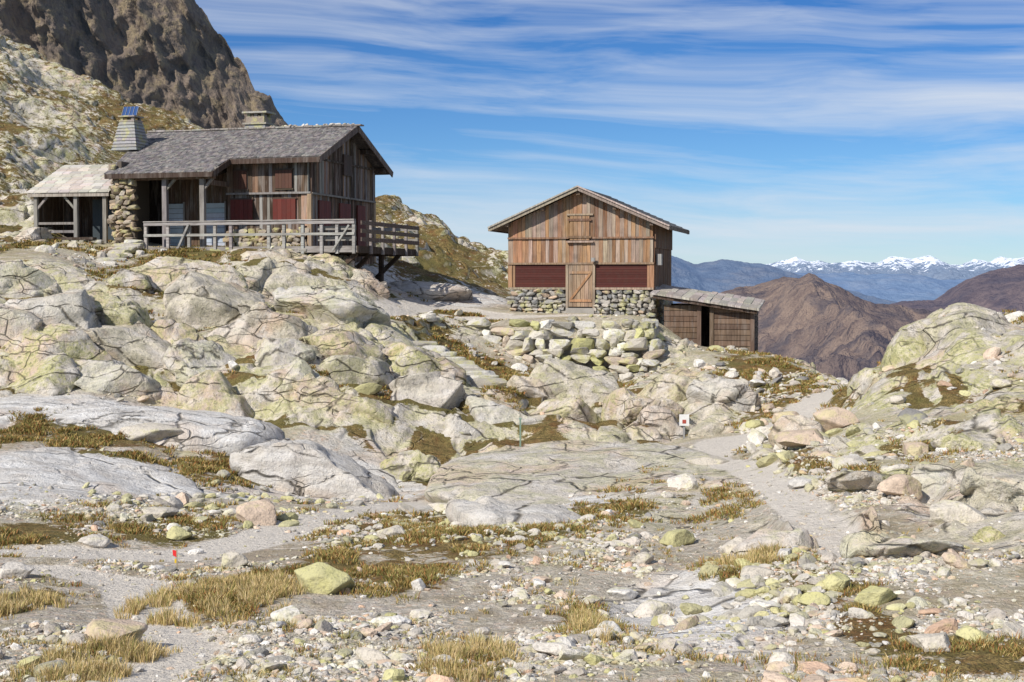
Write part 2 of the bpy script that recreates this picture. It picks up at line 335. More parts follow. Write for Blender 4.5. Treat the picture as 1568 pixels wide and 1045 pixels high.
ledgeg=ss(.80,.93,nzf)*ss(.0,.3,fbm(Pf/2.2,3,88)+.15)*Rk*(1-sm)*(Y.ravel()>26)
gtot=np.clip(np.maximum(gr.ravel(),ledgeg)*(1-.8*stepm.ravel()),0,1)
lich=np.clip(.75+fb2*.8,0,1)*(1-np.clip(white.ravel()*1.2,0,1))*(ss(20,25,Y.ravel())*.5+.5)
m1=np.stack([np.clip(Rk,0,1),gtot,path.ravel()],-1); m2=np.stack([0*Rk,white.ravel(),lich],-1)
ext=[]; 
for yy,zz in [(260,-45),(420,-110),(700,-200),(1200,-380),(2500,-700),(8000,-900),(40000,-950),(90000,-1500)]:
    ext.append(np.stack([A*yy,np.full(NU,yy),np.full(NU,float(zz))],-1))
Vall=np.concatenate([Pg.reshape(-1,3)]+ext,0); nr=NY+len(ext)
idx=np.arange(nr*NU,dtype=np.int32).reshape(nr,NU)
Fq=np.stack([idx[:-1,:-1],idx[:-1,1:],idx[1:,1:],idx[1:,:-1]],-1).reshape(-1,4)
z3=np.zeros((len(ext)*NU,3)); z3[:,0]=.3; z3[:,1]=.5
mk('ground',Vall,Fq,M_T,True,{'m1':np.concatenate([m1,z3]),'m2':np.concatenate([m2,z3*0])})
def ij(u,y): return int(np.clip(np.searchsorted(Yr,y),0,NY-1)),int(np.clip(round((u+500)/2570*(NU-1)),0,NU-1))
def surf(u,y): i,j=ij(u,y); return Pg[i,j]
# ------------------------------------------------------------ stones
_ic={}
def ico(sub):
    if sub in _ic: return _ic[sub]
    bm=bmesh.new(); bmesh.ops.create_icosphere(bm,subdivisions=sub,radius=1); v=np.array([q.co[:] for q in bm.verts]); f=np.array([[q.index for q in p.verts] for p in bm.faces]); bm.free(); _ic[sub]=(v,f); return v,f
def rockshape(sub,seed,cuts=9,lo=.5,hi=.85,nz=.12,box=0):
    r=np.random.default_rng(seed); v,f=ico(sub); v=v.copy()
    if box: v=np.sign(v)*np.abs(v)**box; v/=np.abs(v).max()
    for _ in range(cuts):
        n=r.normal(size=3); n/=np.linalg.norm(n); d=r.uniform(lo,hi); s=v@n; o=s>d; v[o]-=np.outer(s[o]-d,n)
    nn=fbm((v*1.7+seed*3.1).astype(f32),3,seed)
    v*= (1+nz*nn)[:,None]
    return v,f
# bedrock outcrops: large ice-polished masses bedded in the slope
OV=[];OF=[];OM1=[];OM2=[];OS=[];ooff=0; ro=np.random.default_rng(42)
excl=np.clip(np.maximum.reduce([path,heathm*1.2,wallz*1.2,hutz,slab*.9,stepm]),0,1)
def outcrop(c,r,seed,tilt=.35,yaw=0,lean=-.25,li=.9,wh=0,pk=0,sub=5,cuts=13,rough=1.,soft=.95):
    global ooff
    rr=np.random.default_rng(seed); v,f=ico(sub); v=v.copy(); v=np.sign(v)*np.abs(v)**.75; v/=np.linalg.norm(v,axis=1).max()*.92
    for _ in range(cuts):
        n=rr.normal(size=3); n[1]-=.35; n[2]+=.35; n/=np.linalg.norm(n); d=rr.uniform(.52,.86); s=v@n; o=s>d; v[o]-=np.outer((s[o]-d)*soft,n)
    v=v*np.array(r)
    R=np.array(Matrix.Rotation(yaw,3,'Z')@Matrix.Rotation(tilt,3,'Y')@Matrix.Rotation(lean,3,'X'))
    nrm=v/np.array(r)**2; v=v@R.T; nrm=nrm@R.T; nrm/=np.linalg.norm(nrm,axis=1,keepdims=True)
    v=v+np.array(c); OV.append(np.concatenate([v,nrm],1)); OF.append(f+ooff); ooff+=len(v)
    OM1.append(np.tile([1.,.12,0.],(len(v),1))); OM2.append(np.tile([pk,wh,li],(len(v),1))); OS.append(np.full(len(v),rough))
def place(u,v,w,h,seed,emb=.12,ryf=.8,**kw):
    y=yat(u,v); p=surf(u,y).astype(float); s=y/F; rx=w/2*s; rz=h/2*s; ry=max(rx,rz)*ryf
    outcrop((p[0],p[1]+ry*.62,p[2]-rz*emb),(rx,ry,rz),seed,**kw)
sd=100
def fill(u0,u1,v0,v1,du,dv,wr,hr,emb=.12,thr=.45,prob=1,**kw):
    global sd
    v=v1
    while v>v0:
        u=u0+ro.uniform(0,du)
        while u<u1:
            uu=u+ro.uniform(-.25,.25)*du; vv=v+ro.uniform(-.3,.3)*dv; y=yat(uu,vv); i,j=ij(uu,y); sd+=1
            if excl[i,j]<thr and ro.random()<prob:
                big=ro.random()**2
                place(uu,vv,wr[0]+(wr[1]-wr[0])*big,hr[0]+(hr[1]-hr[0])*ro.random()**1.5,sd,emb=emb,tilt=ro.normal(.45,.2),yaw=ro.normal(0,.4),lean=ro.normal(-.15,.15),li=ro.choice([.25,.6,.85,1.]),wh=ro.choice([0,0,0,.4]),pk=ro.choice([0,0,.4,.8]),**kw)
            u+=du*ro.uniform(.8,1.2)
        v-=dv
fill(-330,335,425,605,105,50,(120,290),(90,210),emb=.1)
fill(335,620,500,610,100,46,(110,260),(75,165),emb=.1)
fill(350,770,610,735,110,46,(130,300),(75,165),emb=.1)
fill(770,1010,620,705,100,42,(120,260),(65,130))
fill(1010,1150,600,668,72,34,(80,170),(50,105))
fill(600,720,560,600,80,30,(80,130),(35,60),thr=.3)
fill(1180,1600,660,850,110,54,(100,230),(50,120),prob=.65,emb=.25)
fill(-300,80,300,395,80,35,(80,190),(40,90),prob=.8,emb=.25)
fill(600,730,345,430,60,35,(60,130),(30,60),prob=.5,emb=.4)
def wpt(u,v,y): return ((u-UC)/F*y,y,(HZ-v)/F*y)
outcrop(wpt(430,449,54.0),(2.75,2.1,1.7),901,tilt=.12,lean=-.05,li=.4,pk=.5,cuts=9); outcrop(wpt(552,457,54.6),(1.3,1.5,1.35),902,tilt=.5,li=.15); outcrop(wpt(362,432,54.6),(1.2,1.4,1.05),903,tilt=.2,li=.8); outcrop(wpt(508,424,54.9),(1.3,1.3,.98),904,tilt=.3,li=.9)
outcrop(wpt(1478,590,36.5),(2.5,3.0,1.8),910,tilt=.05,lean=-.2,li=1.); outcrop(wpt(1590,570,37),(2.4,3.2,1.65),911,tilt=.1,li=1.); outcrop(wpt(1392,605,36.5),(1.5,2.2,1.15),912,tilt=-.35,li=1.); outcrop(wpt(1720,560,37),(2.6,3,1.9),913,li=1.)
outcrop(wpt(1440,640,33.0),(1.6,1.3,.75),914,tilt=.1,li=.8); outcrop(wpt(1350,620,34.),(.8,1.,.5),915,tilt=-.2,li=.5); outcrop(wpt(1540,665,30.5),(1.5,1.3,.8),916,tilt=.2,li=.7)
kw=dict(cuts=6,rough=.6,soft=.7)
outcrop((2.2,29.5,-4.75),(4.3,5.2,1.15),930,tilt=.04,lean=.03,li=.65,wh=.25,pk=.1,**kw)
outcrop((4.6,24.5,-4.75),(2.2,3.4,.95),931,tilt=.12,lean=.05,li=.75,wh=.1,pk=.1,**kw)
outcrop(wpt(60,775,26.5),(3.2,2.8,.75),932,tilt=.05,lean=.0,li=.0,wh=1.,**kw)
outcrop(wpt(510,752,32.0),(2.5,1.6,.85),933,tilt=.42,lean=-.1,li=.2,wh=.8,pk=.4,cuts=9,rough=.9)
outcrop(wpt(180,668,35.5),(4.4,2.4,.85),934,tilt=.08,lean=-.05,li=.0,wh=1.,**kw)
outcrop(wpt(-120,655,35.5),(3.4,2.4,.85),935,tilt=.0,lean=-.05,li=.0,wh=1.,**kw)
outcrop(wpt(660,452,62),(2.2,2.6,.65),936,tilt=.1,lean=-.1,li=.1,wh=.7,pk=.6,**kw)
outcrop(wpt(800,800,23.0),(1.5,1.1,.30),937,tilt=.05,lean=.0,li=.2,wh=.7,pk=.3,**kw)
O=np.concatenate(OV); OP=O[:,:3].astype(f32); ON=O[:,3:].astype(f32); os_=np.concatenate(OS)
Qo=warp(OP,.4); a_,_,_=facet(rotxz(Qo,.62),(2.8,1.9,1.1),31,.08,.07,.16,.34); b_,_,_=facet(rotxz(Qo,.95),(1.0,.75,.42),33,.10,.022,.05,.10)
OP=OP+ON*((a_+b_)*os_+fbm(OP/1.8,4,35)*.10+fbm(OP/.4,3,36)*.022-.06)[:,None]
mk('rock_outcrop',OP,np.concatenate(OF),M_T,True,{'m1':np.concatenate(OM1),'m2':np.concatenate(OM2)})
def rotm(n,r,tilt=.5):
    a=r.uniform(0,2*np.pi,n); b=r.normal(0,tilt,n); c=r.normal(0,tilt,n)
    def Rz(t): z=np.zeros_like(t);o=z+1; return np.stack([np.cos(t),-np.sin(t),z,np.sin(t),np.cos(t),z,z,z,o],-1).reshape(-1,3,3)
    def Rx(t): z=np.zeros_like(t);o=z+1; return np.stack([o,z,z,z,np.cos(t),-np.sin(t),z,np.sin(t),np.cos(t)],-1).reshape(-1,3,3)
    def Ry(t): z=np.zeros_like(t);o=z+1; return np.stack([np.cos(t),z,np.sin(t),z,o,z,-np.sin(t),z,np.cos(t)],-1).reshape(-1,3,3)
    return Rz(a)@Rx(b)@Ry(c)
SC=np.array([(.64,.595,.53),(.52,.47,.41),(.74,.71,.66),(.38,.36,.32),(.63,.50,.39),(.54,.51,.27),(.58,.53,.45),(.27,.26,.25),(.66,.46,.33)])
SP=np.array([.2,.18,.16,.09,.13,.06,.1,.04,.04])
def scatter(name,pos,size,sub,seed,flat=(.35,.75),sink=.3,cols=SC,pr=SP,nz=.12,smooth=False,mat=None):
    r=np.random.default_rng(seed); n=len(pos); shapes=[rockshape(sub,seed*10+i,nz=nz) for i in range(8)]
    f0=shapes[0][1]; sv=np.stack([s[0] for s in shapes]); k=r.integers(0,8,n)
    scl=np.stack([r.uniform(.75,1.6,n),r.uniform(.65,1.1,n),r.uniform(*flat,n)],-1)*size[:,None]
    V=sv[k]*scl[:,None,:]; V=np.einsum('nij,nkj->nki',rotm(n,r,.25),V)
    p=pos.copy(); p[:,2]+=size*(flat[0]+flat[1])/2*(1-2*sink)*.6
    V=V+p[:,None,:]
    c=cols[r.choice(len(cols),n,p=pr/pr.sum())]*r.uniform(.75,1.15,(n,1))
    nv=sv.shape[1]; Fa=(f0[None]+(np.arange(n)*nv)[:,None,None]).reshape(-1,3)
    return mk(name,V.reshape(-1,3),Fa,mat or M_S,smooth,{'Col':np.repeat(c,nv,0)})
fy=Y.ravel(); fu=np.tile(U,NY)
inner=(fu>-300)&(fu<1870)
rub=ss(-.12,.30,pn+pn2*.8)*(1-path.ravel())*(1-.9*sm)*(1-.8*hutz.ravel())
ysel=(fy>8)&inner
steep=ss(.72,.88,nzf)
wt=(rub+.03)*ysel*ss(30,24,fy)*fy**.9*(1-.5*ss(.3,.9,gtot))*steep*(1-.7*Rk)
wt2=rub*ysel*(fy<57)*ss(22,26,fy)*fy**1.5*steep*(1-.88*Rk)
rightw=ss(600,1200,fu)
def pick(wgt,n,r): 
    c=np.cumsum(wgt.astype(np.float64)); return np.searchsorted(c,r.random(n)*c[-1])
def jit(i,r): 
    p=Pd[i].astype(float).copy(); s=fy[i]*.0011; p[:,0]+=r.uniform(-1,1,len(i))*s; p[:,1]+=r.uniform(-1,1,len(i))*s; return p
i=pick(wt*(.8+.8*rightw),90000,rng); s=.009+.017*rng.pareto(2.6,len(i)); scatter('gravel',jit(i,rng),np.clip(s,0,.055),1,3,nz=.1)
i=pick(wt*(.45+1.2*rightw),6000,rng); s=np.clip(.028+.03*rng.pareto(2.2,len(i)),0,.14); scatter('rubble_stones',jit(i,rng),s,2,4)
i=pick(wt2*(.6+rightw),4200,rng); s=np.clip(.045+.05*rng.pareto(2.1,len(i)),0,.33); scatter('scree_stones',jit(i,rng),s,2,5)
for (b,n,s0,nm) in [((560,900,790,850),380,.07,'lichen_stones'),((180,440,735,800),60,.12,'lichen_stones'),((1080,1330,860,990),110,.10,'lichen_stones'),((400,560,745,790),60,.1,'lichen_stones'),((1180,1330,640,760),50,.2,'lichen_stones')]:
    i=pick((blob(*b).ravel()**1.5)*fy,n,rng); s=s0*(.6+.5*rng.random(n)**2*2); scatter(nm,jit(i,rng),s,2,int(n),cols=np.array([(.55,.52,.31),(.53,.49,.28),(.62,.58,.51),(.52,.49,.43)]),pr=np.array([.25,.2,.3,.25]),smooth=False)
bl=[(487,912,92,.62,5),(436,960,50,.6,2),(265,822,48,.45,5),(350,872,42,.75,6),(240,797,60,.35,6),(1040,835,55,.6,5),(1290,918,58,.6,5),(1352,938,65,.55,5),(1128,848,50,.5,6),(1160,898,60,.4,6),(160,1000,110,.35,4),(385,798,85,.45,4),(135,838,40,.5,0),(600,828,42,.55,6),(215,678,100,.35,6),(1215,655,62,.4,4),(1085,705,60,.3,6),(1240,688,90,.35,4),(1000,925,60,.35,0),(15,888,60,.5,0),(955,905,50,.4,2),(1440,1010,80,.4,6),(985,868,36,.5,6),(1500,995,60,.45,5),(1255,940,45,.5,5),(640,905,28,.7,2),(1395,852,50,.6,5),(560,985,40,.4,4),(1180,940,45,.35,2),(850,1015,60,.4,0),(1290,660,70,.5,4),(1330,690,50,.5,6),(1380,760,70,.5,4),(1470,820,90,.5,6)]
for q,(u,v,wp,asp,ci) in enumerate(bl):
    y=yat(u,v); p=surf(u,y).astype(float); r=wp/2/F*y
    V,Fa=rockshape(4,100+q,cuts=15,lo=.5,hi=.82,nz=.16)
    a=random.uniform(0,6.28); V=V@np.array([[math.cos(a),-math.sin(a),0],[math.sin(a),math.cos(a),0],[0,0,1]])
    V=V*np.array([r*1.2,r*1.0,r*asp*1.35])+p+np.array([0,r*.5,r*asp*.5])
    c=SC[ci]*random.uniform(.9,1.1); mk('boulder',V,Fa,M_S,True,{'Col':np.repeat(c[None],len(V),0)})
# ------------------------------------------------------------ grass & heath
def blades(name,base,n_per,h,spread,cols,seed,width=.006,lean=.5):
    r=np.random.default_rng(seed); n=len(base)*n_per; b=np.repeat(base,n_per,0); hh=np.repeat(h,n_per)*r.uniform(.5,1.15,n); sp=np.repeat(spread,n_per)
    a=r.uniform(0,2*np.pi,n); rad=sp*np.sqrt(r.random(n)); b=b+np.stack([np.cos(a)*rad,np.sin(a)*rad,np.full(n,-.01)],-1)
    a2=a+r.normal(0,.7,n); L=hh*lean*r.uniform(.2,1.2,n); ld=np.stack([np.cos(a2),np.sin(a2),np.zeros(n)],-1)
    t=r.uniform(0,np.pi,n); wd=np.stack([np.cos(t),np.sin(t),np.zeros(n)],-1)*(width*b[:,1:2]/14)
    up=np.array([0,0,1.]); m=b+ld*(L*.35)[:,None]+up*(hh*.6)[:,None]; tp=b+ld*L[:,None]+up*hh[:,None]
    V=np.stack([b-wd,b+wd,m+wd*.7,m-wd*.7,tp],1).reshape(-1,3)
    k=np.arange(n)*5; Fa=np.concatenate([np.stack([k,k+1,k+2],-1),np.stack([k,k+2,k+3],-1),np.stack([k+3,k+2,k+4],-1)])
    c=cols[r.integers(0,len(cols),n)]*r.uniform(.7,1.2,(n,1)); mk(name,V,Fa,M_L,False,{'Col':np.repeat(c,5,0)})
GOLD=np.array([(.66,.49,.24),(.56,.42,.18),(.72,.57,.33),(.45,.36,.15),(.31,.30,.10)])
HEA=np.array([(.24,.20,.06),(.40,.29,.10),(.33,.15,.055),(.20,.20,.06),(.52,.38,.17),(.19,.175,.055)])
gb=np.zeros_like(X)
for b in [(240,430,895,950),(660,770,1000,1050),(80,220,995,1050),(-30,60,910,950),(880,940,945,995),(1110,1190,855,885)]: gb=np.maximum(gb,blob(*b))
tn=ss(-.1,.25,fbm(Pf/.35,3,99))
i=pick(gb.ravel()*tn*fy**2*inner,600,rng); blades('grass_tufts',jit(i,rng),60,rng.uniform(.06,.17,len(i)),rng.uniform(.04,.12,len(i)),GOLD,5,.0036)
pat=ss(.0,.3,fbm(Pf/.6,3,91))*steep
i=pick(gr.ravel()**1.5*pat*fy**1.2*inner*(fy<60)*(fy>9),8000,rng); blades('alpine_heath',jit(i,rng),24,rng.uniform(.03,.08,len(i))*(1+fy[i]/60),rng.uniform(.04,.11,len(i))*(1+fy[i]/40),HEA,6,.0055,.9)
i=pick((pat*(rub*.6+.15)*fy*inner*(fy<34)*(fy>9)*(1-Rk)*(1-path.ravel())),2000,rng); blades('dry_grass',jit(i,rng),20,rng.uniform(.03,.08,len(i)),rng.uniform(.03,.07,len(i)),np.concatenate([GOLD,HEA]),7,.004,.8)
# ------------------------------------------------------------ stone wall helper
def stonewall(name,fn,L,z0,z1,rowh,wr,mat,parent=None,depth=.3,seed=1,cols=SC,pr=SP,jt=.025,tl=.07):
    r=np.random.default_rng(seed); Vs=[];Fs=[];Cs=[];off=0
    shapes=[rockshape(3,seed*50+i,cuts=9,lo=.68,hi=.95,nz=.10,box=.38) for i in range(12)]
    z=z0
    while z<z1:
        h=rowh*r.uniform(.75,1.25); s=-r.uniform(0,.3)
        while s<L:
            w=r.uniform(*wr); c=s+w/2; hs=h*r.uniform(.8,1.15)
            if 0<=c<=L:
                x,y,tx,ty=fn(c,(z-z0)/(z1-z0)); v,f=shapes[r.integers(12)]
                q=v*np.array([w/2*1.1,depth/2*r.uniform(.85,1.2),hs/2*1.16])
                t=r.normal(0,tl); ct,st=math.cos(t),math.sin(t); q=np.stack([q[:,0]*ct-q[:,2]*st,q[:,1],q[:,0]*st+q[:,2]*ct],-1)
                ww=np.stack([q[:,0]*tx-q[:,1]*ty,q[:,0]*ty+q[:,1]*tx,q[:,2]],-1)+np.array([x,y,z+h/2])+r.normal(0,jt,3)
                Vs.append(ww);Fs.append(f+off);off+=len(v);cc=cols[r.choice(len(cols),p=pr/pr.sum())]*r.uniform(.75,1.15);Cs.append(np.repeat(cc[None],len(v),0))
            s+=w
        z+=h*.95
    return mk(name,np.concatenate(Vs),np.concatenate(Fs),mat,False,{'Col':np.concatenate(Cs)},parent)
def polyfn(pts,batter=.0):
    pts=np.array(pts,float); seg=np.diff(pts,axis=0); Ls=np.linalg.norm(seg,axis=1); cum=np.concatenate([[0],np.cumsum(Ls)])
    def fn(s,t):
        k=int(np.clip(np.searchsorted(cum,s,side='right')-1,0,len(seg)-1)); d=seg[k]/Ls[k]; p=pts[k]+d*(s-cum[k]); nrm=np.array([-d[1],d[0]])*batter*t
        return p[0]+nrm[0],p[1]+nrm[1],d[0],d[1]
    return fn,cum[-1]
WC=np.array([(.60,.565,.50),(.52,.48,.41),(.68,.655,.60),(.49,.475,.24),(.57,.475,.38),(.38,.36,.32)]); WP=np.array([.24,.22,.22,.13,.12,.07])
fn,L=polyfn([(-2.5,54.1),(-.3,53.0),(2.2,52.5),(4.3,51.9),(5.4,52.0),(6.1,53.2),(6.4,56.5)],.95)
stonewall('dry_stone_wall',fn,L,-4.4,-1.62,.35,(.3,.95),M_SW,depth=.65,seed=3,cols=WC,pr=WP,jt=.05,tl=.12)
fn,L=polyfn([(-5.6,53.0),(-3.9,52.6),(-2.5,53.6)],.2)
stonewall('dry_stone_wall',fn,L,-3.0,-1.6,.32,(.3,.8),M_SW,depth=.55,seed=4,cols=WC,pr=WP,jt=.05,tl=.12)
def steps(name,pts,wd,n,dirv,seed,uv=None):
    r=np.random.default_rng(seed); Vs=[];Fs=[];Cs=[];off=0
    for k in range(n):
        t=k/(n-1); v,f=rockshape(3,seed*7+k,cuts=6,lo=.8,hi=.95,nz=.08,box=.4)
        if uv: u_=uv[0][0]+(uv[1][0]-uv[0][0])*t; v_=uv[0][1]+(uv[1][1]-uv[0][1])*t; y_=yat(u_,v_); c=surf(u_,y_)+np.array([0,0,.12])
        else: c=np.array(pts[0])+(np.array(pts[1])-np.array(pts[0]))*t
        q=v*np.array([wd/2*r.uniform(.75,1.15),.26,.14]); a=dirv+r.normal(0,.1); q=np.stack([q[:,0]*math.cos(a)-q[:,1]*math.sin(a),q[:,0]*math.sin(a)+q[:,1]*math.cos(a),q[:,2]],-1)
        q=q+c; Vs.append(q);Fs.append(f+off);off+=len(v);Cs.append(np.repeat((WC[r.integers(3)]*.85)[None],len(v),0))
    mk(name,np.concatenate(Vs),np.concatenate(Fs),M_SW,False,{'Col':np.concatenate(Cs)})
def w3(u,v,y): return ((u-UC)/F*y,y,(HZ-v)/F*y)
def onsurf(u,v,dz=.05): y=yat(u,v); p=surf(u,y); return (float(p[0]),float(p[1]),float(p[2])+dz)
steps('stone_steps',None,1.4,11,.15,2,uv=((748,592),(640,532)))
steps('stone_steps',(w3(150,418,52.3),w3(205,372,57)),1.1,9,-.2,3)
# ------------------------------------------------------------ REFUGE
al=math.radians(16); RO=(-8.32,58.0,1.35)
ref=empty('mountain_refuge',RO,-al)
BR=(.175,.12,.085); DK=(.085,.060,.045); OR=(.30,.195,.125); GY=(.31,.29,.27)
def zr(ly): return 5.33-.41*abs(ly-3.5)
def ledge(ly): return -8.2-1.2*min(1,max(0,(ly+2.1)/5.6))
def bcol():
    t=random.random()
    return vc(BR,.3) if t<.5 else (vc(OR,.25) if t<.62 else (vc(GY,.25) if t<.80 else vc(DK,.3)))
w=MB(); x=-3.7
while x<0:
    ww=random.uniform(.13,.2); x1=min(x+ww,0); o=random.uniform(-.02,.01)
    w.box(x+.006,x1-.006,-.10+o,.02,2.28,3.60,bcol())
    w.box(x+.006,x1-.006,o,.1,0,2.26,bcol()); x=x1
w.box(-3.72,.1,-.14,-.09,2.22,2.30,vc(GY)); w.box(-3.7,0,-.12,-.07,3.50,3.66,vc(DK))
y=0
while y<7.05:
    ww=random.uniform(.15,.22); y1=min(y+ww,7.05); o=random.uniform(-.01,.02)
    a,b=zr(y)-.15,zr(y1)-.15
    c=bcol()
    w.hexa([(.0,y+.006,2.26),(.10+o,y+.006,2.26),(.10+o,y1-.006,2.26),(.0,y1-.006,2.26),(.0,y+.006,a),(.10+o,y+.006,a),(.10+o,y1-.006,b),(.0,y1-.006,b)],vc(c,.15))
    w.box(-.1,.0+o,y+.006,y1-.006,-.6,2.24,bcol()); y=y1
w.box(.10,.15,0,7.05,2.2,2.28,vc(GY)); w.box(.12,.17,.3,6.75,3.66,3.74,vc(DK)); 
for (cx,cy) in [(0.03,-.03),(0.03,7.0)]: w.box(cx-.09,cx+.09,cy-.09,cy+.09,-.5,2.25,vc((.42,.29,.19)))
w.box(-.35,-.08,-.05,0,.9,2.2,vc((.46,.31,.2)))
w.build('timber_walls',M_GW,ref)
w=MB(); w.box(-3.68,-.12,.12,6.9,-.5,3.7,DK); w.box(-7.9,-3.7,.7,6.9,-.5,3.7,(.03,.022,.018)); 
w.build('core_walls',M_W,ref)
w=MB(); x=-7.1
while x<-3.72:
    ww=random.uniform(.14,.2); x1=min(x+ww,-3.72); w.box(x+.006,x1-.006,.6,.69,0,3.6,vc(BR,.3)); x=x1
for px in (-5.66,-3.95): w.box(px-.1,px+.1,-1.8,-1.6,-.2,2.95,vc(GY)); w.beam((px,-1.7,2.3),(px+.5,-1.7,2.85),.1,.1,vc(GY)); w.beam((px,-1.7,2.75),(px,.6,3.35),.12,.14,vc(DK))
w.box(-8.0,-3.4,-1.82,-1.62,2.78,2.95,vc(BR)); w.box(-3.75,-3.6,-1.6,0,2.55,2.75,vc(BR))
w.build('porch_frame',M_GW,ref)
w=MB(); WB=(.50,.58,.64)
for (a,b) in [(-6.95,-6.1),(-5.0,-4.15)]:
    n=9
    for k in range(n):
        z=.05+k*.21; w.box(a,b,.53,.58,z,z+.195,vc(WB,.08))
    w.box(a-.07,a-.01,.52,.6,0,2.0,GY); w.box(b+.01,b+.07,.52,.6,0,2.0,GY)
w.build('porch_doors',M_P,ref)
w=MB(); RD=(.13,.03,.024)
for (a,b,z0,z1,yy) in [(-1.62,-.6,1.12,2.02,-.03),(-3.55,-2.55,1.12,2.02,-.03),(-1.45,-.7,2.45,3.2,-.15),(-3.35,-2.75,2.45,3.2,-.15)]:
    w.box(a-.05,b+.05,yy-.03,yy+.03,z0-.06,z0-.0,vc(DK)); w.box(a-.05,b+.05,yy-.03,yy+.03,z1,z1+.06,vc(DK))
    n=5
    for k in range(n): w.box(a+(b-a)*k/n+.004,a+(b-a)*(k+1)/n-.004,yy-.05,yy,z0,z1,vc(RD if z0<2 else (.10,.05,.035),.15))
for (a,b,z0,z1,xx) in [(.8,2.0,.9,2.0,.04),(3.0,4.2,.9,2.0,.04),(5.0,5.9,0,2.0,.04),(3.2,4.1,3.2,4.1,.15)]:
    n=5
    for k in range(n): w.box(xx-.02,xx+.05,a+(b-a)*k/n+.004,a+(b-a)*(k+1)/n-.004,z0,z1,vc((.15,.04,.03) if z0<2 else DK,.15))
w.build('shutters',M_P,ref)
fn,L=polyfn([(-8.0,-1.75),(-7.05,-1.75)]); SW=np.array([(.40,.34,.27),(.33,.27,.21),(.46,.41,.35),(.28,.22,.16),(.48,.37,.26)]); SWP=np.ones(5)
stonewall('stone_pillar',fn,L,-.5,3.0,.2,(.22,.45),M_SW,ref,depth=.45,seed=6,cols=SW,pr=SWP)
fn,L=polyfn([(-8.15,7.0),(-8.1,-1.7)]); stonewall('stone_end_wall',fn,L,-.6,3.4,.25,(.3,.5),M_SW,ref,depth=.4,seed=7,cols=SW,pr=SWP)
w=MB(); w.box(-7.98,-7.1,-1.68,-1.45,-.5,2.95,(.12,.1,.08)); w.box(-8.0,-7.8,-1.5,7,-.5,3.6,(.12,.1,.08)); w.build('masonry_core',M_P,ref)
w=MB(); D=(.10,.09,.085)
def slab4(y0,y1,xa0,xa1,xb,th=.1,col=D):
    w.hexa([(xa0,y0,zr(y0)-th),(xb,y0,zr(y0)-th),(xb,y1,zr(y1)-th),(xa1,y1,zr(y1)-th),(xa0,y0,zr(y0)),(xb,y0,zr(y0)),(xb,y1,zr(y1)),(xa1,y1,zr(y1))],col)
slab4(-.6,3.5,ledge(-.6),ledge(3.5),.7); slab4(-2.1,-.603,ledge(-2.1),ledge(-.603),-3.3); slab4(3.503,7.65,ledge(3.5),ledge(3.5),.7)
w.beam((-3.28,-.62,zr(-.6)-.10),(.72,-.62,zr(-.6)-.10),.04,.20,vc(DK)); w.beam((ledge(-2.1),-2.13,zr(-2.1)-.10),(-3.28,-2.13,zr(-2.1)-.10),.04,.20,vc(DK))
w.beam((-3.27,-2.12,zr(-2.12)-.09),(-3.27,-.63,zr(-.63)-.09),.04,.22,vc(DK))
w.beam((.73,-.62,zr(-.62)-.10),(.73,3.5,zr(3.5)-.10),.05,.26,vc((.16,.13,.11))); w.beam((.73,3.5,zr(3.5)-.10),(.73,7.66,zr(7.66)-.10),.05,.26,vc((.16,.13,.11)))
for py in (.05,1.8,3.5,5.3,7.0): w.beam((-.1,py,zr(py)-.22),(.66,py,zr(py)-.22),.16,.2,vc(DK))
xx=-3.2
while xx<.6: w.beam((xx,-.58,zr(-.58)-.17),(xx,.2,zr(.2)-.17),.09,.12,vc(DK)); xx+=.6
xx=-8
while xx<-3.4: w.beam((xx,-2.08,zr(-2.08)-.17),(xx,.6,zr(.6)-.17),.09,.12,vc(DK)); xx+=.6
w.build('roof_structure',M_W,ref)
w=MB(); SHC=[(.19,.18,.185),(.24,.23,.23),(.15,.145,.15),(.30,.28,.265)]
def shing(sgn):
    y=-2.15 if sgn>0 else 7.7
    while (y<3.45 if sgn>0 else y>3.55):
        x=ledge(min(y,3.5)); y2=y+sgn*.30; x-=0.03
        while x<.72:
            ww=random.uniform(.10,.2); x1=min(x+ww,.74)
            if y>-.66 or x1<-3.26:
                a=zr(y)+.045+random.uniform(0,.018); b=zr(y2)+.008
                ya,yb=y+random.uniform(-.02,.02),y2
                p=[(x+.004,ya,a-.035),(x1-.004,ya,a-.035),(x1-.004,yb,b-.005),(x+.004,yb,b-.005),(x+.004,ya,a),(x1-.004,ya,a),(x1-.004,yb,b+.02),(x+.004,yb,b+.02)]
                w.hexa(p,vc(random.choice(SHC),.15))
            x=x1
        y+=sgn*.165
shing(1); shing(-1)
x=ledge(3.5)
while x<.7: w.box(x,x+.43,3.3,3.7,zr(3.5)+.0,zr(3.5)+.05+random.uniform(0,.03),vc((.36,.34,.31),.2)); x+=.45
w.build('shingle_roof',M_SH,ref)
rp=np.array([(random.uniform(-3.5,.5),3.45+random.uniform(-.1,.1),zr(3.5)+.06) for _ in range(26)]); 
o=scatter('ridge_stones',rp,np.full(len(rp),.07)+rng.random(len(rp))*.05,2,61); o.parent=ref
def frustum(m,cx,cy,z0,z1,a0,b0,a1,b1,col):
    m.hexa([(cx-a0,cy-b0,z0),(cx+a0,cy-b0,z0),(cx+a0,cy+b0,z0),(cx-a0,cy+b0,z0),(cx-a1,cy-b1,z1),(cx+a1,cy-b1,z1),(cx+a1,cy+b1,z1),(cx-a1,cy+b1,z1)],col)
w=MB(); cx,cy=-8.95,1.2; zb=zr(1.2)-.1
n=9
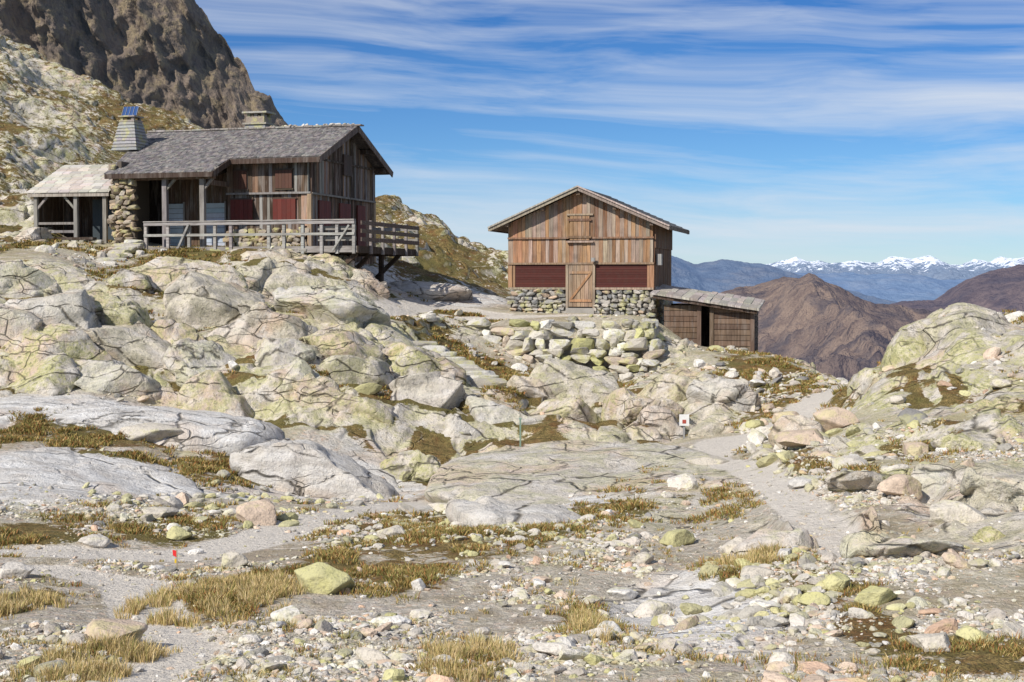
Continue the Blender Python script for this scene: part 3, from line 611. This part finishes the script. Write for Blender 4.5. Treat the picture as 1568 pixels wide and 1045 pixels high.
for k in range(n):
    t0,t1=k/n,(k+1)/n; a0=.62-.26*t0; a1=a0-.045
    frustum(w,cx,cy,zb+1.25*t0,zb+1.25*t1-.003,a0+.02,a0+.02,a1-.005,a1-.005,vc((.32,.31,.31),.15))
w.box(cx-.36,cx+.36,cy-.36,cy+.36,zb+1.25,zb+1.32,vc((.30,.27,.24)))
for sx in (-.26,.26):
    for sy in (-.26,.26): w.box(cx+sx-.06,cx+sx+.06,cy+sy-.06,cy+sy+.06,zb+1.32,zb+1.45,vc((.30,.27,.24)))
w.box(cx-.4,cx+.4,cy-.4,cy+.4,zb+1.45,zb+1.51,vc((.36,.33,.30)))
cx,cy=-4.5,4.6; zb=zr(4.6)
frustum(w,cx,cy,zb-.2,zb+.75,.68,.55,.48,.42,vc((.34,.33,.33)))
w.box(cx-.58,cx+.58,cy-.5,cy+.5,zb+.753,zb+.83,vc((.40,.38,.34)))
w.box(cx-.44,cx+.44,cy-.4,cy+.4,zb+.833,zb+1.10,vc((.36,.31,.26)))
for sx in (-.34,0,.34):
    for sy in (-.3,.3): w.box(cx+sx-.07,cx+sx+.07,cy+sy-.06,cy+sy+.06,zb+1.103,zb+1.25,vc((.33,.3,.27)))
w.box(cx-.6,cx+.6,cy-.5,cy+.5,zb+1.253,zb+1.33,vc((.46,.44,.40)))
w.build('chimneys',M_SW,ref)
w=MB(); cx,cy=-8.85,1.0; zb=zr(1.2)+1.38; 
w.beam((cx-.36,cy,zb+.22),(cx+.36,cy,zb+.22),.04,.46,(.02,.07,.22),up=(0,.5,1))
for k in range(5): w.beam((cx-.36+k*.18-.006,cy-.03,zb+.22),(cx-.36+k*.18+.006,cy-.03,zb+.22),.04,.47,(.35,.38,.42),up=(0,.5,1))
w.box(cx-.03,cx+.03,cy+.02,cy+.08,zb-.1,zb+.2,(.3,.3,.3)); w.build('solar_panel',M_P,ref)
# ------------------------------------------------------------ terrace deck
dk=empty('terrace_deck',RO,-al)
w=MB(); y=-2.6
while y<-.06:
    w.box(-6.1,3.15,y,y+.135,-.06,-.0,vc((.32,.30,.27),.15)); y+=.145
y=-.02
while y<4.0: w.box(.25,3.15,y,y+.135,-.06,0,vc((.32,.30,.27),.15)); y+=.145
w.box(-6.1,3.18,-2.66,-2.6,-.25,-.0,vc(GY)); w.box(3.16,3.22,-2.66,4.0,-.27,0,vc(DK)); 
for yy in (-2.3,-.8,.8,2.4,3.8): w.box(.1,3.15,yy-.08,yy+.08,-.3,-.065,vc(DK))
for (a,b) in [((3.0,-.8,-.3),(1.7,-.8,-1.5)),((3.0,2.4,-.3),(1.7,2.4,-1.5)),((3.0,-2.3,-.3),(1.9,-2.3,-1.2))]: w.beam(a,b,.16,.16,vc(DK))
for (xx,yy) in [(2.2,-.8),(2.2,2.4),(2.0,-2.2)]: w.box(xx-.09,xx+.09,yy-.09,yy+.09,-2.2,-.3,vc(DK))
w.build('deck_planks',M_HW,dk)
w=MB(); RG=(.42,.40,.38)
pxs=[-6.0,-5.0,-4.05,-2.9,-2.2,-.55,0.1,.9,1.7,2.35,3.05]
for px in pxs: w.box(px-.06,px+.06,-2.72,-2.6,-.3,1.0+random.uniform(-.03,.06),vc(RG,.15))
w.box(-6.05,3.1,-2.765,-2.72,.86,.98,vc(RG)); w.box(-6.05,3.1,-2.765,-2.72,.42,.52,vc(RG)); w.box(-6.05,3.1,-2.8,-2.58,1.0,1.035,vc(RG))
for py in (-1.4,-.1,1.2,2.6,3.95): w.box(3.2,3.3,py-.06,py+.06,-.3,1.02,vc(GY))
for (z0,z1) in [(.82,.98),(.5,.66),(.18,.34)]: w.box(3.305,3.345,-2.6,4.0,z0,z1,vc((.15,.12,.10)))
for (z0,z1) in [(.62,.78),(.2,.36)]: w.box(1.5,3.1,-2.58,-2.54,z0,z1,vc(GY))
w.box(1.0,3.3,4.02,4.08,.8,.96,vc(GY)); w.box(1.0,3.3,4.02,4.08,.3,.46,vc(GY))
w.beam((-4.6,-2.8,-.3),(-4.0,-2.8,.9),.08,.08,vc(RG)); w.beam((2.2,-2.8,-.2),(2.9,-2.8,.8),.07,.07,vc(RG))
w.build('railing',M_HW,dk)
fn,L=polyfn([(-6.3,-2.5),(1.2,-2.5)],.05); stonewall('stone_footing',fn,L,-.95,-.12,.24,(.25,.6),M_SW,dk,depth=.5,seed=12,cols=WC,pr=WP)
fn,L=polyfn([(-3.7,-.12),(0,-.12)]); stonewall('stone_plinth',fn,L,0,.75,.2,(.2,.45),M_SW,ref,depth=.25,seed=13,cols=SW,pr=SWP)
# ------------------------------------------------------------ lean-to shed
sh=empty('lean_to_shed',(-20.1,59.6,1.75),-math.radians(10))
w=MB()
for k in range(9):
    t0=k/9; t1=(k+1.35)/9; y0=-.4+2.6*t0; y1=-.4+2.6*t1; z0=1.9+1.35*t0; z1=1.9+1.35*t1; x=-.25+.4*t0
    while x<3.5:
        ww=random.uniform(.3,.6); x1=min(x+ww,3.5)
        w.hexa([(x+.01,y0,z0+.02),(x1-.01,y0,z0+.02),(x1-.01,y1,z1-.04),(x+.01,y1,z1-.04),(x+.01,y0,z0+.07),(x1-.01,y0,z0+.07),(x1-.01,y1,z1),(x+.01,y1,z1)],vc((.56,.52,.455),.2)); x=x1
w.build('plank_roof',M_P,sh)
w=MB(); w.box(-.2,3.45,-.36,-.28,1.76,1.9,vc((.42,.39,.34)))
for px in (.1,1.9,3.2): w.box(px-.08,px+.08,-.25,-.09,-.4,1.8,vc(GY))
w.beam((.1,-.17,1.2),(.6,-.17,1.75),.09,.09,vc(GY)); w.beam((1.9,-.17,1.2),(1.4,-.17,1.75),.09,.09,vc(GY))
x=.1
while x<3.4: w.box(x+.005,x+.165,2.1,2.16,-.3,3.2,vc(DK,.3)); x+=.17
for k in range(6): w.box(.1,.16,-.1+k*.36,.24+k*.36,-.3,1.8+.5*k*.36,vc(DK,.3))
w.box(.1,1.9,-.2,-.15,.25,.36,vc(GY)); w.box(.1,1.9,-.2,-.15,.6,.7,vc(GY))
w.box(.5,2.9,-.7,-.35,-.05,.05,vc(DK)); w.box(.6,.75,-.65,-.4,-.4,-.055,vc(DK)); w.box(2.7,2.85,-.65,-.4,-.4,-.055,vc(DK))
w.build('timber_frame',M_W,sh)
w=MB(); w.box(2.1,3.1,.9,.96,-.1,1.7,(.05,.065,.075)); w.build('shed_door',M_P,sh)
fn,L=polyfn([(.1,-.5),(3.4,-.5)]); stonewall('stone_footing',fn,L,-.9,-.1,.22,(.25,.5),M_SW,sh,depth=.4,seed=15,cols=WC*.7,pr=WP)
# ------------------------------------------------------------ HUT
be=math.radians(14.5); hut=empty('wooden_hut',(5.716,57.0,-1.27),-be)
HO=(.43,.25,.145); HG=(.42,.325,.25)
def zh(lx): return 5.07-.437*abs(lx+3.01)
def hc(t=0):
    r=random.random()
    return vc(HO,.2) if r<.6+t else (vc(HG,.2) if r<.88 else vc((.26,.145,.085),.25))
w=MB(); x=-6.02
while x<0:
    ww=random.uniform(.13,.21); x1=min(x+ww,0); o=random.uniform(-.015,.012); a,b=zh(x)-.14,zh(x1)-.14
    c=hc()
    if not(-3.55<(x+x1)/2<-2.5): w.box(x+.005,x1-.005,-.06+o,.05,1.98,3.06,hc(-.2))
    else: w.box(x+.005,x1-.005,-.06+o,.05,2.0,2.9,hc(-.2))
    z0=3.02
    w.hexa([(x+.005,-.11+o,z0),(x1-.005,-.11+o,z0),(x1-.005,.05,z0),(x+.005,.05,z0),(x+.005,-.11+o,a),(x1-.005,-.11+o,b),(x1-.005,.05,b),(x+.005,.05,a)],c); x=x1
y=0
while y<4.8:
    ww=random.uniform(.14,.22); y1=min(y+ww,4.8); o=random.uniform(-.012,.012)
    w.box(-.05,.05+o,y+.005,y1-.005,.9,3.7,vc((.20,.12,.075),.25)); w.box(-6.07,-5.97,y+.005,y1-.005,.9,3.7,hc());  # right-side boards get a darker brown, shade of that side painted in
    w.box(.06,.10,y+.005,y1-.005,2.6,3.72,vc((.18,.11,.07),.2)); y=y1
w.box(-6.06,.04,-.11,-.065,1.93,2.01,vc((.34,.23,.16))); w.box(-6.06,.04,-.14,-.115,2.98,3.05,vc((.28,.17,.11)))
for px in (-5.97,-.05,): w.box(px-.09,px+.09,-.06,.1,.9,2.0,vc((.42,.25,.15)))
w.box(-6.05,-3.6,-.09,.05,.90,.99,vc(HG)); w.box(-2.4,.03,-.09,.05,.90,.99,vc(HG)); w.box(-3.6,-3.5,-.1,.05,.15,2.0,vc(HG)); w.box(-2.48,-2.38,-.1,.05,.15,2.0,vc(HG))
x=-3.49
for k in range(6): w.box(x+.004,x+.162,-.07,-.0,.2,1.93,vc((.38,.27,.185),.18)); x+=.1675
w.beam((-3.45,-.09,.45),(-2.52,-.09,.45),.04,.1,vc(HO)); w.beam((-3.45,-.09,1.6),(-2.52,-.09,1.6),.04,.1,vc(HO)); w.beam((-3.4,-.095,.5),(-2.58,-.095,1.55),.03,.09,vc(HO))
x=-3.42
for k in range(5): w.box(x+.004,x+.156,-.17,-.125,2.92,3.92,vc((.40,.25,.15),.2)); x+=.164
for z in (3.05,3.75): w.beam((-3.5,-.19,z),(-2.52,-.19,z),.03,.09,vc((.24,.15,.10)))
w.box(-3.55,-2.45,-.2,-.12,2.82,2.90,vc(HG)); w.box(-3.55,-2.45,-.2,-.12,3.93,4.0,vc(HG))
w.build('timber_walls',M_W,hut)
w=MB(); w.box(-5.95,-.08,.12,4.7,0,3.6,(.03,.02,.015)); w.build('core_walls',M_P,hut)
w=MB()
for (a,b) in [(-5.75,-3.63),(-2.36,-.25)]:
    n=9
    for k in range(n): w.box(a,b,-.03-.0,.03,1.0+k*.103,1.0+k*.103+.093,vc((.09,.027,.022),.15))
    w.box(a-.1,a-.01,-.05,.05,.99,1.93,vc((.36,.21,.12))); w.box(b+.01,b+.1,-.05,.05,.99,1.93,vc((.36,.21,.12)))
w.build('red_shutters',M_P,hut)
GS=np.array([(.42,.39,.35),(.32,.31,.29),(.50,.46,.41),(.52,.40,.30),(.25,.25,.25)])
for nm,a,b in (('stone_base',-6.02,-3.6),('stone_base_2',-2.42,.0)):
    fn,L=polyfn([(a,.02),(b,.02)]); stonewall(nm,fn,L,-.5,.86,.17,(.15,.4),M_SW,hut,depth=.28,seed=17+int(b),cols=GS,pr=np.ones(5))
fn,L=polyfn([(-.02,0.05),(-.02,4.8)]); stonewall('stone_side',fn,L,-.8,.86,.2,(.2,.4),M_SW,hut,depth=.3,seed=19,cols=GS,pr=np.ones(5))
w=MB(); w.box(-5.98,-3.6,.06,.2,-.5,.88,(.12,.11,.10)); w.box(-2.42,-.05,.06,.2,-.5,.88,(.12,.11,.10)); w.box(-3.6,-2.42,-.1,.2,-.5,.15,(.32,.30,.27)); w.build('foundation',M_P,hut)
w=MB()
for sg in (-1,1):
    xe=-3.01+sg*3.75
    for k in range(13):
        t0=k/13; t1=(k+1.3)/13; x0=xe+(-3.01-xe)*t0; x1=xe+(-3.01-xe)*min(1,t1); z0=zh(x0)+.03; z1=zh(x1)+.0
        y=-.55
        while y<5.4:
            ww=random.uniform(.12,.22); y1=min(y+ww,5.42)
            w.hexa([(x0,y,z0-.01),(x1,y,z1-.03),(x1,y1-.006,z1-.03),(x0,y1-.006,z0-.01),(x0,y,z0+.03),(x1,y,z1+.015),(x1,y1-.006,z1+.015),(x0,y1-.006,z0+.03)],vc((.36,.34,.32),.2)); y=y1
    w.beam((xe,-.58,zh(xe)-.06),(-3.01,-.58,zh(-3.01)-.06),.05,.17,vc((.36,.29,.24))); w.beam((xe,-.63,zh(xe)+.02),(-3.01,-.63,zh(-3.01)+.02),.06,.06,vc((.50,.44,.38)))
    w.beam((xe,5.42,zh(xe)-.06),(-3.01,5.42,zh(-3.01)-.06),.05,.17,vc((.2,.17,.15)))
    w.beam((xe,-.55,zh(xe)-.05),(xe,5.42,zh(xe)-.05),.05,.15,vc((.2,.16,.13)))
    for fx in (3.0,1.5): px=-3.01+sg*fx; w.beam((px,-.5,zh(px)-.2),(px,.1,zh(px)-.2),.13,.15,vc(BR))
w.beam((-3.01,-.5,zh(-3.01)-.24),(-3.01,.1,zh(-3.01)-.24),.15,.18,vc(BR))
w.build('roof',M_SH,hut)
w=MB()
for sg in (-1,1):
    xe=-3.01+sg*3.7; w.hexa([(xe,-.5,zh(xe)-.09),(-3.01,-.5,zh(-3.01)-.09),(-3.01,5.4,zh(-3.01)-.09),(xe,5.4,zh(xe)-.09),(xe,-.5,zh(xe)-.04),(-3.01,-.5,zh(-3.01)-.04),(-3.01,5.4,zh(-3.01)-.04),(xe,5.4,zh(xe)-.04)],(.13,.09,.06))
w.box(.11,.3,.2,.5,1.9,2.35,(.35,.35,.34)); w.box(-2.5,-2.35,-.32,-.18,2.05,2.2,(.35,.35,.34))
w.build('soffit',M_W,hut)
# ------------------------------------------------------------ wood shed right of hut
ws=empty('wood_shed',(5.95,56.6,-2.55),-math.radians(14)); w=MB()
def zs(x): return 2.08-.15*x
x=-.3
while x<4.0:
    ww=random.uniform(.22,.38); x1=min(x+ww,4.0)
    for (a,b) in ((-.6,.5),(.45,1.6),(1.55,2.6)):
        q=random.uniform(0,.06); a2=a-random.uniform(0,.08)*(a<0); w.hexa([(x,a2,zs(x)-.06+.10*a),(x1-.01,a2,zs(x1)-.06+.10*a),(x1-.01,b,zs(x1)-.06+.10*b),(x,b,zs(x)-.06+.10*b),(x,a2,zs(x)+q+.10*a),(x1-.01,a2,zs(x1)+q+.10*a),(x1-.01,b,zs(x1)+q+.10*b),(x,b,zs(x)+q+.10*b)],vc((.52,.48,.43),.2))
    x=x1
w.build('plank_roof',M_SH,ws); w=MB()
w.beam((-.2,-.5,zs(-.2)-.19),(3.9,-.5,zs(3.9)-.19),.08,.13,vc(DK)); 
for k in range(10):
    z=-.6+k*.22
    if z+.45<1.75: w.beam((.2,-.1,z+.3),(1.55,-.1,z+.3),.2,.2,vc(BR,.3))
    if z<1.4: w.beam((2.15,-.1,z),(3.65,-.1,z),.2,.2,vc(BR,.3))
    if z<1.3: w.beam((3.65,-.1,z+.05),(3.65,2.3,z+.05),.2,.2,vc(DK,.3))
for px in (1.6,2.1,3.7): w.box(px-.08,px+.08,-.25,-.05,-.5,zs(px)-.2,vc(BR))
w.beam((1.3,-.4,-.2),(2.2,-.4,-.9),.08,.1,vc(GY)); 
for k in range(5): w.box(1.45+.15*k,1.95+.15*k,-.75,-.4,-.2-.16*k,-.14-.16*k,vc(GY))
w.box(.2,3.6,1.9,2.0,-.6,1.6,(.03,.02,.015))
w.build('log_walls',M_W,ws)
# ------------------------------------------------------------ small things
def small(name,loc,build): e=empty(name,loc); w=MB(); build(w); w.build('body',M_P,e)
small('trail_sign',onsurf(1048,672,.05),lambda w:(w.box(-.025,.025,-.02,.02,-.3,.5,(.3,.3,.3)),w.box(-.13,.13,-.05,-.025,.3,.6,(.78,.78,.76)),w.box(-.05,.05,-.056,-.052,.36,.46,(.4,.08,.06))))
small('marker_pole',onsurf(797,731,0),lambda w:(w.box(-.02,.02,-.02,.02,-.2,1.25,(.20,.28,.22)),w.box(-.035,.035,-.035,.035,1.25,1.29,(.25,.33,.28))))
small('marker_flag',onsurf(266,872,0),lambda w:(w.box(-.006,.006,-.006,.006,-.05,.27,(.35,.30,.2)),w.hexa([(-.05,-.004,.2),(0,-.004,.17),(0,.004,.17),(-.05,.004,.2),(-.055,-.004,.27),(0,-.004,.26),(0,.004,.26),(-.055,.004,.27)],(.75,.04,.04)),w.box(-.03,.0,-.003,.003,.1,.155,(.75,.5,.03))))
# ------------------------------------------------------------ mountains
def mat_mtn(name,c1,c2,c3,haze,hs,scale,snow=None,bs_=.6):
    m,g,bs=newmat(name); P=objco(g)
    n=g.noise(P,scale,6,.62); n2=g.noise(P,scale*5,6,.65); n3=g.noise(g.vm(P,(1,1,.35)),scale*14,5,.65)
    col=g.mix(g.rng(n,.4,.6),c1,c2); col=g.mix(g.rng(n2,.48,.62,0,.85),col,c3); col=g.mix(g.rng(n3,.45,.65,0,.6),col,g.mix(1.,col,(.42,.40,.44),'MULTIPLY'))
    if snow:
        z=g.n('ShaderNodeSeparateXYZ',{0:P}).outputs[2]; s=g.m('ADD',z,g.m('MULTIPLY',g.m('SUBTRACT',n3,.5),snow[1])); s=g.m('ADD',s,g.m('MULTIPLY',g.m('SUBTRACT',n2,.5),snow[1]*.6)); col=g.mix(g.rng(s,snow[0],snow[0]+snow[2]),col,(.85,.88,.92))
    lk(g,col,bs.inputs['Base Color']); bs.inputs['Roughness'].default_value=1.
    bs.inputs['Emission Color'].default_value=(*haze,1); bs.inputs['Emission Strength'].default_value=hs  # emission paints airlight haze over the slope; the rock itself does not glow
    bump(g,bs,g.m('ADD',n2,g.m('MULTIPLY',n3,.4)),bs_,.6/scale/4)
    return m
def ridge(name,sil,y0,y1,zb,mat,nu=420,nt=150,amp=.12,nsc=None,rough=2.0,seed=1,gam=1.):
    us_=[p[0] for p in sil]; vs_=[p[1] for p in sil]; u=np.linspace(us_[0],us_[-1],nu)
    vv=np.interp(u,us_,vs_); j=fbm(np.stack([u/rough/10,u*0,u*0+seed],-1).astype(f32),5,seed,.6); vv=vv+j*rough*2
    zt=(HZ-vv)/F*y1; t=np.concatenate([np.linspace(0,1,nt),np.linspace(1,1.5,30)[1:]])
    T,Zt=np.meshgrid(t,zt,indexing='ij'); yy=y0+(y1-y0)*T; a=(u-UC)/F; 
    xx=a[None,:]*y1*(.55+.45*yy/y1)
    ns=nsc or (y1-y0)*.5
    Pn=np.stack([xx/ns,yy/ns,xx*0+seed],-1).reshape(-1,3).astype(f32)
    rn=(ridged(Pn,6,seed)-.45).reshape(T.shape); fn_=(fbm(Pn*.6,3,seed+5)).reshape(T.shape)
    wgt=np.clip(np.sin(np.clip(T,0,1)*np.pi)**.7,0,1)+.03; wgt=np.where(T>1,.03,wgt)
    sh=np.where(T<=1,T**gam,1-(T-1)*1.2)
    H=(Zt-zb); z=zb+H*np.minimum(sh+ (rn*amp*2.2+fn_*amp)*wgt, np.where(T<=1,.97+.03*T,1))
    V=np.stack([xx,yy,z],-1).reshape(-1,3); nn=len(t); idx=np.arange(nn*nu).reshape(nn,nu)
    Fa=np.stack([idx[:-1,:-1],idx[:-1,1:],idx[1:,1:],idx[1:,:-1]],-1).reshape(-1,4)
    return mk(name,V,Fa,mat,True)
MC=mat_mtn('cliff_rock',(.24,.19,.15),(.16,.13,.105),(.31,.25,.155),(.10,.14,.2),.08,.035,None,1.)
def cliff():
    sil=[(-700,-700),(-200,-420),(0,-300),(150,-170),(240,-70),(300,-5),(318,18),(332,45),(345,62),(358,88),(370,96),(380,112),(388,130),(397,150),(408,142),(418,150),(428,172),(441,190),(470,225),(540,300),(640,420)]
    nu,nt=620,420; u=np.linspace(-700,640,nu); vv=np.interp(u,[p[0] for p in sil],[p[1] for p in sil])
    vv+=fbm(np.stack([u/22,u*0,u*0],-1).astype(f32),5,9,.65)*14
    y1=640.; zt=(HZ-vv)/F*y1; T,Zt=np.meshgrid(np.linspace(0,1.25,nt),zt,indexing='ij')
    tt_=np.minimum(T,1); zb=20.
    z=zb+(Zt-zb)*tt_; z=np.where(T>1,Zt-(T-1)*400,z)
    y=y1-(Zt-z)*.55; y=np.where(T>1,y1+(T-1)*500,y); x=((u-UC)/F)[None,:]*y1+0*T
    Pn=np.stack([x/38+z/110,y/60,z/95-x/150],-1).reshape(-1,3).astype(f32)
    r=ridged(Pn,6,5).reshape(T.shape)-.4; r2=fbm(Pn*3.,5,8).reshape(T.shape); F1,F2,ii=voro((Pn*np.array([2.6,1,1.6])+r2.reshape(-1,1)*.3).astype(f32),4)
    wg=np.clip((1.02-T)*14,0,1)
    y=y-wg*(r*42+r2*9+((ii-.5)*20*ss(0,.2,F2-F1)).reshape(T.shape)); 
    V=np.stack([x,y,z],-1).reshape(-1,3); idx=np.arange(nt*nu).reshape(nt,nu)
    mk('cliff_mountain',V,np.stack([idx[:-1,:-1],idx[:-1,1:],idx[1:,1:],idx[1:,:-1]],-1).reshape(-1,4),MC,True)
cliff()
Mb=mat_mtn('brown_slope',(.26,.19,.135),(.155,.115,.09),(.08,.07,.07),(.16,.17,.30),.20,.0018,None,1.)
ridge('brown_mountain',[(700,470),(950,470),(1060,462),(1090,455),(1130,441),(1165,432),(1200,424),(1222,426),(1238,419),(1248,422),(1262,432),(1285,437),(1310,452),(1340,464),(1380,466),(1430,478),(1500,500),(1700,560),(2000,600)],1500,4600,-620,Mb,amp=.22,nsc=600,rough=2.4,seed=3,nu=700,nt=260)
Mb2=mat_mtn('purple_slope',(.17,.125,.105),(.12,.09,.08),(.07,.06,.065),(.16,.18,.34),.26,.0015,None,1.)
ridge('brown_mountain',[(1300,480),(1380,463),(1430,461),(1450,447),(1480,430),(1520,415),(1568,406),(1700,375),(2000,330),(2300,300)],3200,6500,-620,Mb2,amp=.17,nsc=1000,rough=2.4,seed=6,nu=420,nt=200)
M2=mat_mtn('blue_haze_slope',(.10,.12,.14),(.08,.10,.13),(.13,.13,.13),(.14,.25,.50),.44,.0004,None,.6)  # bluish base colours here and on farther ranges paint in distance haze
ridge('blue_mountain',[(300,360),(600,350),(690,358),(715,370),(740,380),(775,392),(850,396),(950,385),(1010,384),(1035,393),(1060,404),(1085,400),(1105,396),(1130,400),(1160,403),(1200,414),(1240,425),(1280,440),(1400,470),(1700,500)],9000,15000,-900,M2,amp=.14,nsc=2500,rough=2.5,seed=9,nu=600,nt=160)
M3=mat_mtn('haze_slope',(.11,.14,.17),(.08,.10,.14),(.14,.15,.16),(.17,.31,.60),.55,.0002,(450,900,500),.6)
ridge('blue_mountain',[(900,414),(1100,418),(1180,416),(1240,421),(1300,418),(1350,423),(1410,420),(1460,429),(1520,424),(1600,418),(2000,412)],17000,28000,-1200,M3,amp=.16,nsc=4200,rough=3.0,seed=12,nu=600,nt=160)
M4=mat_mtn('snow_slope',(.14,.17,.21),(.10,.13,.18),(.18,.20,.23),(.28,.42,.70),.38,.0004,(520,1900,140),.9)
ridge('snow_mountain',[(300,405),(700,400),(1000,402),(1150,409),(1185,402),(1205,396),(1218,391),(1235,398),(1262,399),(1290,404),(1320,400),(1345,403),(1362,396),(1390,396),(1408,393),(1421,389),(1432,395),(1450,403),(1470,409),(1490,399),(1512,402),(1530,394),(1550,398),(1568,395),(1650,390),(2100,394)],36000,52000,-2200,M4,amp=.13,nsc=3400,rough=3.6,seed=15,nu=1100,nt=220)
# ------------------------------------------------------------ sky
az=math.atan2(-.66,-.75); el=math.radians(39)
wd=bpy.data.worlds.new('World'); sc.world=wd; wd.use_nodes=True; nt=wd.node_tree; nt.nodes.clear(); g=NG(nt)
out=nt.nodes.new('ShaderNodeOutputWorld'); bg=nt.nodes.new('ShaderNodeBackground'); bg.inputs[1].default_value=.083
sky=g.n('ShaderNodeTexSky',sky_type='NISHITA'); sky.sun_disc=False; sky.sun_elevation=el; sky.sun_rotation=az; sky.altitude=2300; sky.air_density=1.; sky.dust_density=.3; sky.ozone_density=3.
D=g.n('ShaderNodeTexCoord').outputs['Generated']; sx=g.n('ShaderNodeSeparateXYZ',{0:D}).outputs
tint=g.mix(g.rng(sx[2],.0,.07),(.80,.93,1.08),(.63,.93,1.19)); tint=g.mix(g.rng(sx[2],.07,.22),tint,(.26,.64,1.1))
base=g.mix(1.,sky.outputs[0],tint,'MULTIPLY')
cv=g.n('ShaderNodeCombineXYZ',{0:g.m('MULTIPLY',sx[0],2.6),1:g.m('MULTIPLY',sx[1],2.),2:g.m('ADD',g.m('MULTIPLY',sx[2],40),g.m('MULTIPLY',sx[0],1.8))}).outputs[0]
wz=g.n('ShaderNodeTexNoise',{'Vector':g.vm(D,(4,4,12)),'Scale':1.,'Detail':2.}).outputs[1]
cv=g.n('ShaderNodeVectorMath',{0:cv,1:g.vm(wz,(1.2,0,1.3))},operation='ADD').outputs[0]
c1=g.noise(cv,1.1,6,.58); cv2=g.vm(cv,(.35,.4,.32)); c2=g.noise(cv2,1.,4,.5); fine=g.noise(g.vm(cv,(3.,3,2.2)),1.2,4,.6)
cl=g.m('ADD',g.m('MULTIPLY',c1,.55),g.m('MULTIPLY',c2,.55)); cl=g.m('ADD',cl,g.m('MULTIPLY',fine,.14))
cf=g.rng(cl,.53,.77,.0,.85)
cf=g.m('MULTIPLY',cf,g.rng(sx[2],-.0,.04,.2,1.))
skc=g.mix(cf,base,(8.7,9.3,10.2))
lk(g,skc,bg.inputs[0]); lk(g,bg.outputs[0],out.inputs[0])
sl=bpy.data.lights.new('sun','SUN'); sl.energy=5.0; sl.angle=math.radians(.5); sl.color=(1,.94,.85); so=bpy.data.objects.new('sun',sl); sc.collection.objects.link(so)
d=Vector((math.sin(az)*math.cos(el),math.cos(az)*math.cos(el),math.sin(el))); so.rotation_euler=d.to_track_quat('Z','Y').to_euler()
# camera
cam=bpy.data.cameras.new('camera'); cam.sensor_width=36; cam.lens=36*F/1568; cam.clip_end=200000; cam.clip_start=.1
co=bpy.data.objects.new('camera',cam); sc.collection.objects.link(co); co.rotation_euler=(math.radians(90)-math.atan(92.5/F),0,0); sc.camera=co
sc.view_settings.view_transform='Standard'; sc.view_settings.look='None'; sc.view_settings.exposure=0
